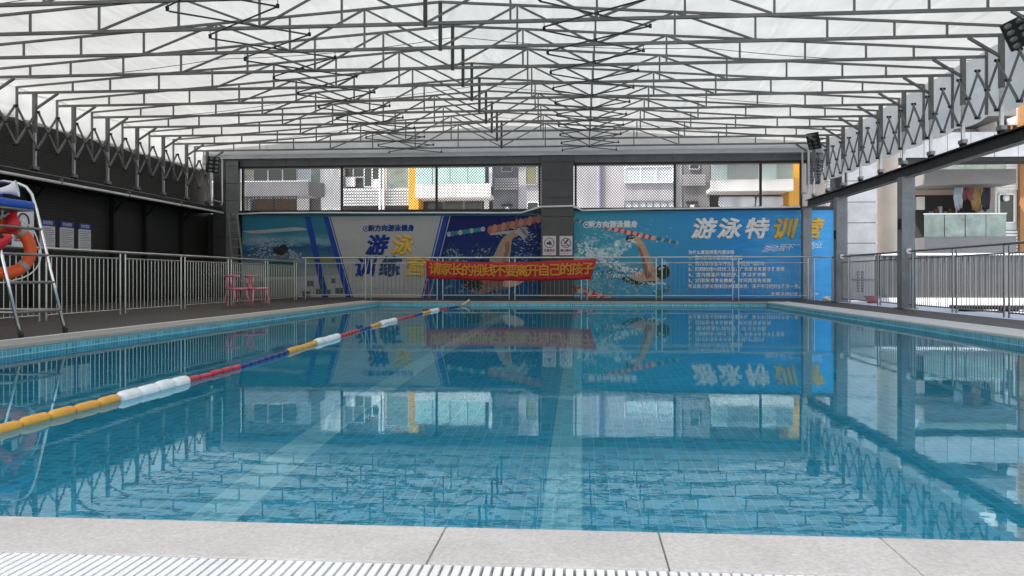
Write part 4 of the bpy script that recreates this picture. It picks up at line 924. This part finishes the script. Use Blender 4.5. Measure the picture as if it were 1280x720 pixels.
LILAC = mat('lilac pipe', (0.36, 0.33, 0.44), .5); G_GREEN = mat('pale green glass', (0.24, 0.30, 0.275), .12, 0, .4, 1.3, spec=.8)  # green glass: colour noise stands in for reflections and the dim interior
def pbox(name, x0, y0, x1, y1, Y, d, m, parent):
    """box whose front face fills the measured rectangle on the plane Y, d deep"""
    a, b = at(x0, y0, Y), at(x1, y1, Y)
    return box(name, (a.x, Y, b.z), (b.x, Y + d, a.z), m, parent)
def window(x0, y0, x1, y1, Y, m, parent, bars=1, fm=None, fr_=.06, name='window'):
    a, b = at(x0, y0, Y), at(x1, y1, Y); fm = fm or WHITE
    c = Vector(((a.x + b.x) / 2, Y, b.z))
    base = bpy.data.objects.new(name, None); put(base, Matrix.Translation(c), parent)
    def bb(nm, lo, hi, mm):
        return box_sub(nm, lo, hi, mm, base, c)
    for i in range(bars + 1):
        xa, xb = a.x + (b.x - a.x) * i / (bars + 1), a.x + (b.x - a.x) * (i + 1) / (bars + 1)
        bb('pane', (xa + fr_ * .5, Y + .05, b.z + fr_), (xb - fr_ * .5, Y + .07, a.z - fr_), m)
    bb('frame', (a.x, Y, a.z - fr_), (b.x, Y + .1, a.z), fm); bb('frame', (a.x, Y, b.z), (b.x, Y + .1, b.z + fr_), fm)
    for i in range(bars + 2):
        X = a.x + (b.x - a.x) * i / (bars + 1); bb('frame', (X - fr_ / 2, Y, b.z + fr_), (X + fr_ / 2, Y + .1, a.z - fr_), fm)
    return base
def box_sub(name, lo, hi, m, base, c):
    lo, hi = Vector(lo), Vector(hi); s = hi - lo
    o = bpy.data.objects.new(name, unit('box', m)); COL.objects.link(o); o.parent = base
    o.matrix_basis = Matrix.Translation((lo + hi) / 2 - c) @ Matrix.Diagonal((abs(s.x), abs(s.y), abs(s.z), 1))
    return o
def louvre(x0, y0, x1, y1, Y, nsl, m, parent, back=None):
    a, b = at(x0, y0, Y), at(x1, y1, Y)
    if back: box('louvre_back', (a.x, Y + .12, b.z), (b.x, Y + .16, a.z), back, parent)
    h = (a.z - b.z) / nsl
    for i in range(nsl): seg('louvre_slat', (a.x, Y + .05, b.z + h * (i + .5)), (b.x, Y + .05, b.z + h * (i + .5)), .10, m, parent, h * .55, up=(0, 1, 0.25))
def balusters(x0, y0, x1, y1, Y, pitch, m, parent):
    a, b = at(x0, y0, Y), at(x1, y1, Y); k = int((b.x - a.x) / pitch)
    for i in range(k + 1): box('balcony_bar', (a.x + i * pitch - .015, Y, b.z), (a.x + i * pitch + .015, Y + .03, a.z), m, parent)
    box('balcony_rail', (a.x, Y - .01, a.z), (b.x, Y + .04, a.z + .05), m, parent)

# left: white block with grey balcony
b1 = thing('apartment_block', 'white apartment block with a grey balcony seen through the left netted opening', 'building', (-17, FY, 0), 'apartment blocks behind the far wall')
box('rear_wall', (-30, FY + 1.6, -.03), (at(428, 240, FY).x, FY + 9, 22), B_GREY, b1)
pbox('white_pier', 401, 60, 427.5, 340, FY + .6, 1.2, B_WHITE, b1); pbox('white_pier', 280, 60, 303, 340, FY + .6, 1.2, B_WHITE, b1)
for dz_ in (0, -3.1, 3.1, 6.2, 9.3):
    a, b = at(303, 229, FY), at(390, 245.5, FY)
    box('balcony_front', (a.x - 4, FY - .6, b.z + dz_), (b.x, FY - .45, a.z + dz_), B_GREY, b1); box('balcony_slab', (a.x - 4, FY - .44, b.z + dz_), (b.x, FY + 1.6, b.z + dz_ + .18), B_LGREY, b1)
    box('balcony_rail', (a.x - 4, FY - .62, a.z + dz_ + .002), (b.x, FY - .43, a.z + dz_ + .05), WHITE, b1)
    c, d = at(390, 246, FY), at(402, 250, FY); mesh('balcony_return', [(b.x, FY - .6, b.z + dz_), (d.x, FY + .5, b.z + dz_), (d.x, FY + .5, a.z + dz_), (b.x, FY - .6, a.z + dz_), (b.x - .1, FY - .45, b.z + dz_), (d.x - .1, FY + .6, b.z + dz_), (d.x - .1, FY + .6, a.z + dz_), (b.x - .1, FY - .45, a.z + dz_)], [(0, 1, 2, 3), (7, 6, 5, 4), (3, 2, 6, 7), (0, 4, 5, 1)], B_GREY, b1)
pbox('curtain', 304, 205, 317, 229, FY + 1.2, .2, B_CREAM, b1); window(317, 200, 371, 229.5, FY + 1.25, G_DK, b1, 2); window(371, 198, 388, 229.5, FY + 1.25, G_PALE, b1, 0); window(388, 200, 401, 229.5, FY + 1.3, G_GREEN, b1, 0)
pbox('curtain', 306, 244, 314, 264, FY + 1.3, .2, G_PALE, b1); pbox('curtain', 319, 244, 341, 264, FY + 1.3, .2, B_BROWN, b1); pbox('curtain', 346, 244, 371, 264, FY + 1.3, .2, B_BROWN, b1); pbox('door', 371, 244, 386, 266, FY + 1.2, .2, WHITE, b1)
balusters(304, 247, 371, 270, FY - .1, .22, B_DARK, b1)
# middle block
b2 = thing('apartment_block', 'apartment block with yellow pier and mint glass balcony left of the clad pillar', 'building', (-8, FY, 0), 'apartment blocks behind the far wall')
box('rear_wall', (at(428, 240, FY).x + .02, FY + 1.6, -.03), (at(697, 240, FY).x, FY + 9.02, 22), B_GREY, b2)
window(428, 200, 455, 222, FY + 1.2, G_DK, b2, 1); window(455, 208, 475, 234, FY + 1.2, G_DK, b2, 1); pbox('air_unit', 466, 224, 474.5, 235, FY + .9, .3, WHITE, b2); pbox('air_unit', 432, 222, 443, 233, FY + .9, .3, WHITE, b2)
box('ledge', (at(428, 233, FY).x, FY + .2, at(428, 237, FY).z), (at(511, 233, FY).x, FY + 1.6, at(428, 235, FY).z), B_LGREY, b2)
louvre(428, 236, 511, 257, FY + .1, 6, WHITE, b2, B_LGREY); pbox('planter', 428, 257.5, 511, 264, FY + .2, .4, B_DARK, b2)
for px in (475, 479.5): tube('down_pipe', at(px, 190, FY - .1), at(px, 300, FY - .1), .14, WHITE, b2)
window(482.5, 195, 511, 236, FY + 1.0, G_GREEN, b2, 0)
pbox('yellow_pier', 511, 60, 523, 330, FY - .3, 1.9, B_YEL, b2)
for dz_ in (0, 3.1, 6.2):
    a, b = at(523, 232.5, FY), at(616, 248.5, FY)
    box('balcony_front', (a.x, FY - 1.0, b.z + dz_), (b.x, FY - .85, a.z + dz_), B_WHITE, b2); box('balcony_slab', (a.x, FY - .84, b.z + dz_), (b.x, FY + 1.6, b.z + dz_ + .18), B_WHITE, b2)
    for i in range(4):
        w_ = (b.x - a.x - .3) / 4; box('glass_panel', (a.x + i * w_ + .02, FY - .95, a.z + dz_ + .02), (a.x + (i + 1) * w_ - .02, FY - .92, a.z + dz_ + 1.2), G_MINT, b2)
    box('balcony_rail', (a.x, FY - .97, a.z + dz_ + 1.21), (b.x - .3, FY - .9, a.z + dz_ + 1.26), WHITE, b2)
pbox('end_post', 611, 195, 615, 233, FY - .7, .2, WHITE, b2)
for i, px in enumerate((524, 555, 580)): window(px, 247, px + (22 if i != 1 else 24), 275, FY + 1.1, G_DK, b2, 0, B_GREY)
pbox('door_jamb', 605, 247, 611, 275, FY + .9, .3, WHITE, b2)
pbox('grey_bay', 616, 60, 648, 330, FY + .8, .8, B_GREY, b2); louvre(618, 222, 647, 237, FY + .6, 5, B_LGREY, b2); window(627, 195, 640, 215, FY + .7, G_DK, b2, 0, B_LGREY)
pbox('vent_hood', 627, 255, 640, 257, FY + .5, .3, B_DARK, b2); pbox('lamp_globe', 631.5, 258.5, 636, 262, FY + .5, .3, WHITE, b2)
pbox('pale_bay', 648, 60, 697, 330, FY + .5, 1.1, B_LGREY, b2); window(657, 205, 671, 231.5, FY + .4, mat('olive blind', (0.22, 0.21, 0.12), .7), b2, 0, B_LGREY); window(659, 252, 673, 275, FY + .4, G_DK, b2, 0, WHITE)
# right block
b3 = thing('apartment_block', 'grey apartment block with laundry balcony right of the clad pillar', 'building', (5, FY, 0), 'apartment blocks behind the far wall')
box('rear_wall', (at(697.5, 240, FY).x, FY + 1.6, -.03), (at(1062, 240, FY).x, FY + 8.9, 22), B_GREY, b3)
pbox('pale_bay', 698, 60, 844, 330, FY + .5, 1.1, B_LGREY, b3); tube('soil_pipe', at(748.5, 60, FY + .4), at(748.5, 330, FY + .4), .26, LILAC, b3)
window(781, 208, 841, 228.5, FY + .38, G_PALE, b3, 2); window(781, 251, 843, 275, FY + .38, mat('bright railings', (0.5, 0.52, 0.55), .5), b3, 6, B_GREY)
pbox('grey_bay', 852, 60, 887, 330, FY + .8, .8, B_GREY, b3); pbox('pale_strip', 844.5, 60, 852, 330, FY + .7, .9, B_LGREY, b3)
louvre(853, 218, 882, 232, FY + .6, 5, B_LGREY, b3); window(862, 196, 874, 212, FY + .7, G_DK, b3, 0, B_LGREY); pbox('vent_hood', 858, 251, 873, 253, FY + .5, .3, B_DARK, b3); pbox('lamp_globe', 863, 256, 868, 260, FY + .5, .3, WHITE, b3)
for dz_ in (0, 3.1, 6.2):
    a, b = at(885, 227.5, FY), at(986, 240.5, FY)
    box('balcony_front', (a.x, FY - 1.0, b.z + dz_), (b.x, FY - .85, a.z + dz_), B_WHITE, b3); box('balcony_slab', (a.x, FY - .84, b.z + dz_), (b.x, FY + 1.6, b.z + dz_ + .18), B_WHITE, b3)
    w_ = (b.x - a.x) / 5
    for i in range(5): box('glass_panel', (a.x + i * w_ + .02, FY - .95, a.z + dz_ + .02), (a.x + (i + 1) * w_ - .02, FY - .92, a.z + dz_ + 1.1), G_GREEN if i % 3 else G_MINT, b3)
balusters(890, 205, 985, 227, FY - 1.02, .16, B_LGREY, b3)
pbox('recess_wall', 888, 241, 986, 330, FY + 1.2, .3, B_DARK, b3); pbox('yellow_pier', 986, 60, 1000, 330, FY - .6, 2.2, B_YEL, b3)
pbox('pale_bay', 1001, 60, 1062, 330, FY + .4, 1.2, B_LGREY, b3)
LAUNDRY = [('white shirt', (0.6, 0.6, 0.6)), ('pale grey shirt', (0.42, 0.44, 0.46)), ('white towel', (0.66, 0.65, 0.62)), ('white vest', (0.6, 0.6, 0.58)), ('pale blouse', (0.52, 0.5, 0.5))]
def garment(name, label, px, py, Y, w_, h_, m, group):
    c = at(px, py, Y); bm = bmesh.new()
    N = 8; A = []
    for i in range(N + 1):
        u = i / N; x = (u - .5) * w_; top = h_ if .25 < u < .75 else h_ * .9
        A.append([bm.verts.new((c.x + x, Y + .03 * math.sin(u * 12), c.z)), bm.verts.new((c.x + x * (.9 if .2 < u < .8 else 1.15), Y + .04 * math.sin(u * 14 + 1), c.z - h_ * (.45 if u in (0, 1) else .6))), bm.verts.new((c.x + x * .8, Y + .05 * math.sin(u * 11), c.z - top))])
    for p, q in zip(A, A[1:]):
        for k in range(2): bm.faces.new((p[k], q[k], q[k + 1], p[k + 1]))
    o = bmobj(name, bm, m, smooth=True); o.modifiers.new('thick', 'SOLIDIFY').thickness = .03
    return tag(o, label, 'laundry', group)
cols_ = [mat('cloth ' + a, b, .85, 0, .15, 4) for a, b in LAUNDRY]
for i, (px, w_, h_) in enumerate(((908, .75, .8), (920, .45, .8), (933, .8, .75), (956, .8, .95), (970, .65, .85))):
    garment('hanging_laundry', '%s piece of pale laundry hanging under the white balcony on the right' % ['leftmost', 'second', 'third', 'fourth', 'rightmost'][i], px, 246, FY - .7, w_, h_, cols_[i], 'pale laundry on the far balcony')

# ================================================================== RIGHT SIDE: TOWER, COLUMN, BALCONY HOUSE
P_LIGHT = mat('pale stone cladding', (0.27, 0.28, 0.29), .6, 0, .2, 1.4); P_BEIGE = mat('beige stone', (0.42, 0.35, 0.28), .75, 0, .12, .7)
tw = thing('panel_tower', 'pale grey panelled pier standing behind the right columns', 'building', (9.5, 32, 0))
TWY = 32.0
a, b = at(1060, 300, TWY), at(1096, 300, TWY)
box('tower_core', (a.x - .3, TWY + .06, -.03), (b.x - .01, TWY + 1.2, 12), STEEL_D, tw)
zc = [0.0, .9] + [at(1080, py, TWY).z for py in (304, 278.5, 252.5, 226, 199)] + [6.1, 6.95, 7.8, 8.7, 9.6]
for z0, z1 in zip(zc, zc[1:]):
    box('cladding_panel', (a.x, TWY, z0 + .012), (b.x, TWY + .055, z1 - .012), P_LIGHT, tw); box('cladding_panel', (a.x - .32, TWY + .02, z0 + .012), (a.x - .01, TWY + .055, z1 - .012), GREYPANEL, tw)
rc = thing('round_column', 'large beige round stone column behind the right railing', 'column', (11, 34, 0))
cA, cB = at(1096.5, 300, 34), at(1122, 300, 34); rr = (cB.x - cA.x) / 2
bm = bmesh.new(); lathe(bm, [(rr, -.03), (rr, 1.5), (rr, 3), (rr, 4.6), (rr, 9)], 28, Matrix.Translation(((cA.x + cB.x) / 2, 34, 0))); bmobj('shaft', bm, P_BEIGE, rc, True)
# balcony house
HY = 39.0
hb = thing('balcony_house', 'building with glass balconies and white louvres on the right', 'building', (18, HY, 0))
XE = at(1276, 250, HY).x
box('rear_wall', (at(1118, 250, HY).x, HY + 1.8, -.03), (XE + 14, HY + 9, 18), B_WHITE, hb)
pbox('beige_strip', 1119, 60, 1130, 345, HY + 1.2, .6, P_BEIGE, hb)
slab = mat('grey balcony edge', (0.17, 0.165, 0.165), .7, 0, .1, 1)
for i, (y0, y1) in enumerate(((217, 233.5), (298.5, 322), (137, 152))):
    a, b = at(1140, y0, HY), at(1250, y1, HY); box('balcony_slab', (a.x, HY - 1.4, b.z), (b.x, HY + 1.79, a.z), slab, hb)
    for k in range(4):
        w_ = (b.x - a.x - .35) / 4; box('glass_panel', (a.x + k * w_ + .02, HY - 1.32, a.z + .01), (a.x + (k + 1) * w_ - .02, HY - 1.29, a.z + .98), G_GREEN, hb)
    box('balcony_rail', (a.x, HY - 1.34, a.z + .99), (b.x - .35, HY - 1.27, a.z + 1.04), WHITE, hb)
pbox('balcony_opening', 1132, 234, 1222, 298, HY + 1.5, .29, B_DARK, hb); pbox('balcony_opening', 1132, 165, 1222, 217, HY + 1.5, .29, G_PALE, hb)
pbox('white_door', 1146, 246, 1156, 262, HY + 1.3, .15, B_WHITE, hb); pbox('ceiling_edge', 1132, 234, 1222, 243, HY + 1.2, .25, P_BEIGE, hb)
tube('balcony_post', at(1195.5, 243, HY + .9), at(1195.5, 298, HY + .9), .07, B_LGREY, hb)
for i, px in enumerate((1163, 1169, 1174, 1180, 1186)): pbox('shelf_item', px, 264 - i % 3 * 3, px + 4, 272, HY + 1.2, .2, [B_GREY, B_BROWN, B_LGREY][i % 3], hb)
louvre(1246, 195, 1275, 237, HY - .1, 13, WHITE, hb, B_GREY); louvre(1246, 288, 1275, 345, HY - .1, 15, WHITE, hb, B_GREY); louvre(1260, 60, 1275, 156, HY - .1, 30, WHITE, hb, B_GREY)
pbox('white_pier', 1244, 60, 1246, 345, HY - .05, 1.8, B_WHITE, hb); pbox('spandrel', 1246, 237.5, 1275, 287.5, HY, 1.7, B_WHITE, hb); window(1249, 242, 1268, 279, HY - .1, G_DK, hb, 0)
bm = bmesh.new(); cc = at(1257.5, 247.5, HY - .16); lathe(bm, [(.0, -.03), (.12, -.02), (.15, .02)], 14, Matrix.Translation(cc) @ Matrix.Rotation(PI / 2, 4, 'X')); bmobj('exhaust_fan', bm, WHITE, hb, True)
pbox('orange_pier', 1275.2, 60, 1300, 345, HY - .3, 2.0, mat('orange brown facade', (0.30, 0.15, 0.06), .75, 0, .1), hb)
GARM = [('pale blue shirt', (0.28, 0.30, 0.34), 1198, .34, 1.0), ('dark red top', (0.12, 0.03, 0.035), 1206, .3, .55), ('small red top', (0.15, 0.05, 0.05), 1213, .26, .6), ('mustard coat', (0.22, 0.13, 0.05), 1221, .46, 1.1), ('black jacket', (0.02, 0.02, 0.025), 1231, .42, 1.05)]
for nm, cl, px, w_, h_ in GARM: garment('hanging_garment', '%s hanging under the balcony slab on the right' % nm, px, 234.5, HY - 1.0, w_, h_, mat('cloth ' + nm, cl, .9, 0, .2, 4), 'clothes drying on the right balcony')
# pale panelled bridge band behind the roof posts
bd = thing('panel_bridge', 'pale panelled footbridge band crossing behind the right roof posts', 'bridge', (14, 36, 6))
BY = 36.0
za, zb = at(1150, 166, BY).z, at(1150, 197, BY).z
x = at(1097, 180, BY).x; box('bridge_core', (x, BY + .08, zb + .02), (x + 14, BY + 1.2, za - .02), STEEL_D, bd)
for i in range(15): box('cladding_panel', (x + i * .93 + .012, BY, zb), (x + i * .93 + .918, BY + .075, za), P_LIGHT, bd)
box('bottom_edge', (x, BY + .02, zb - .16), (x + 14, BY + 1.2, zb - .005), STEEL_D, bd)
# low ribbed wall beyond the railing
rw = thing('ribbed_wall', 'low grey ribbed metal wall behind the right railing', 'wall', (14, 30.3, 0))
RIB = mat('grey ribbed sheet', (0.085, 0.085, 0.09), .5, .1, .12, 1); zt = at(1200, 319, 30.3).z
x0 = at(1096, 350, 30.3).x
box('sheet', (x0, 30.34, -.03), (x0 + 16, 30.5, zt), RIB, rw); box('cap', (x0, 30.26, zt + .002), (x0 + 16, 30.54, zt + .07), WHITE, rw); box('white_base', (x0, 30.22, -.03), (x0 + 16, 30.33, .12), WHITE, rw)
for i in range(80): box('rib', (x0 + .1 + i * .2, 30.29, .122), (x0 + .19 + i * .2, 30.339, zt), RIB, rw)
lg = thing('light_gate', 'pale grey gate panel with small dark lettering beside the ribbed wall', 'gate', (10.4, 30.4, 0))
ga, gb = at(1062, 317, 30.3), at(1093, 376, 30.3); box('panel', (ga.x, 30.32, 0.02), (gb.x, 30.4, ga.z), mat('pale gate sheet', (0.34, 0.34, 0.33), .5), lg)
tube('gate_rail', (ga.x, 30.28, .75), (gb.x, 30.28, .75), .05, STEEL, lg); tube('gate_rail', (ga.x, 30.28, 1.6), (gb.x, 30.28, 1.6), .05, STEEL, lg)
for i, px in enumerate((1071.5, 1077)): 
    for k in range(8): pbox('letter', px, 339 + k * 3.4, px + 2.2, 341.3 + k * 3.4, 30.305, .01, SIGNINK, lg)
# low dark platform on the ground outside, and small items
pf = thing('low_platform', 'low dark platform lying on pale ground outside right railing', 'platform', (12, 22.5, 0))
box('deck_board', (9.6, 22.1, .02), (15, 22.9, .11), STEEL_D, pf)
for i in range(6): box('foot', (9.8 + i, 22.2, -.03), (10 + i, 22.8, .018), STEEL_D, pf)
bs_ = thing('red_basin', 'small pinkish red basin on the ground behind the right railing', 'basin', (9.6, 28.8, 0))
bm = bmesh.new(); lathe(bm, [(.15, -.02), (.25, .2), (.28, .22), (.26, .22), (.14, .01)], 16, Matrix.Translation((9.62, 28.8, 0))); bmobj('bowl', bm, mat('pink red plastic', (0.6, 0.1, 0.12), .4), bs_, True)
wb = thing('white_bag', 'small crumpled white bag at the foot of the far right column', 'bag', (7.15, 25.3, DECK))
bm = bmesh.new(); bmesh.ops.create_icosphere(bm, subdivisions=3, radius=.11)
for q in bm.verts: q.co = Vector((q.co.x * 1.2, q.co.y, q.co.z * .8)) * (1 + .5 * mnoise.noise(q.co * 14)); q.co.z = max(q.co.z, -.07)
bmobj('crumpled_body', bm, WHITE, wb, True, Matrix.Translation((7.2, 25.35, DECK + .072)))
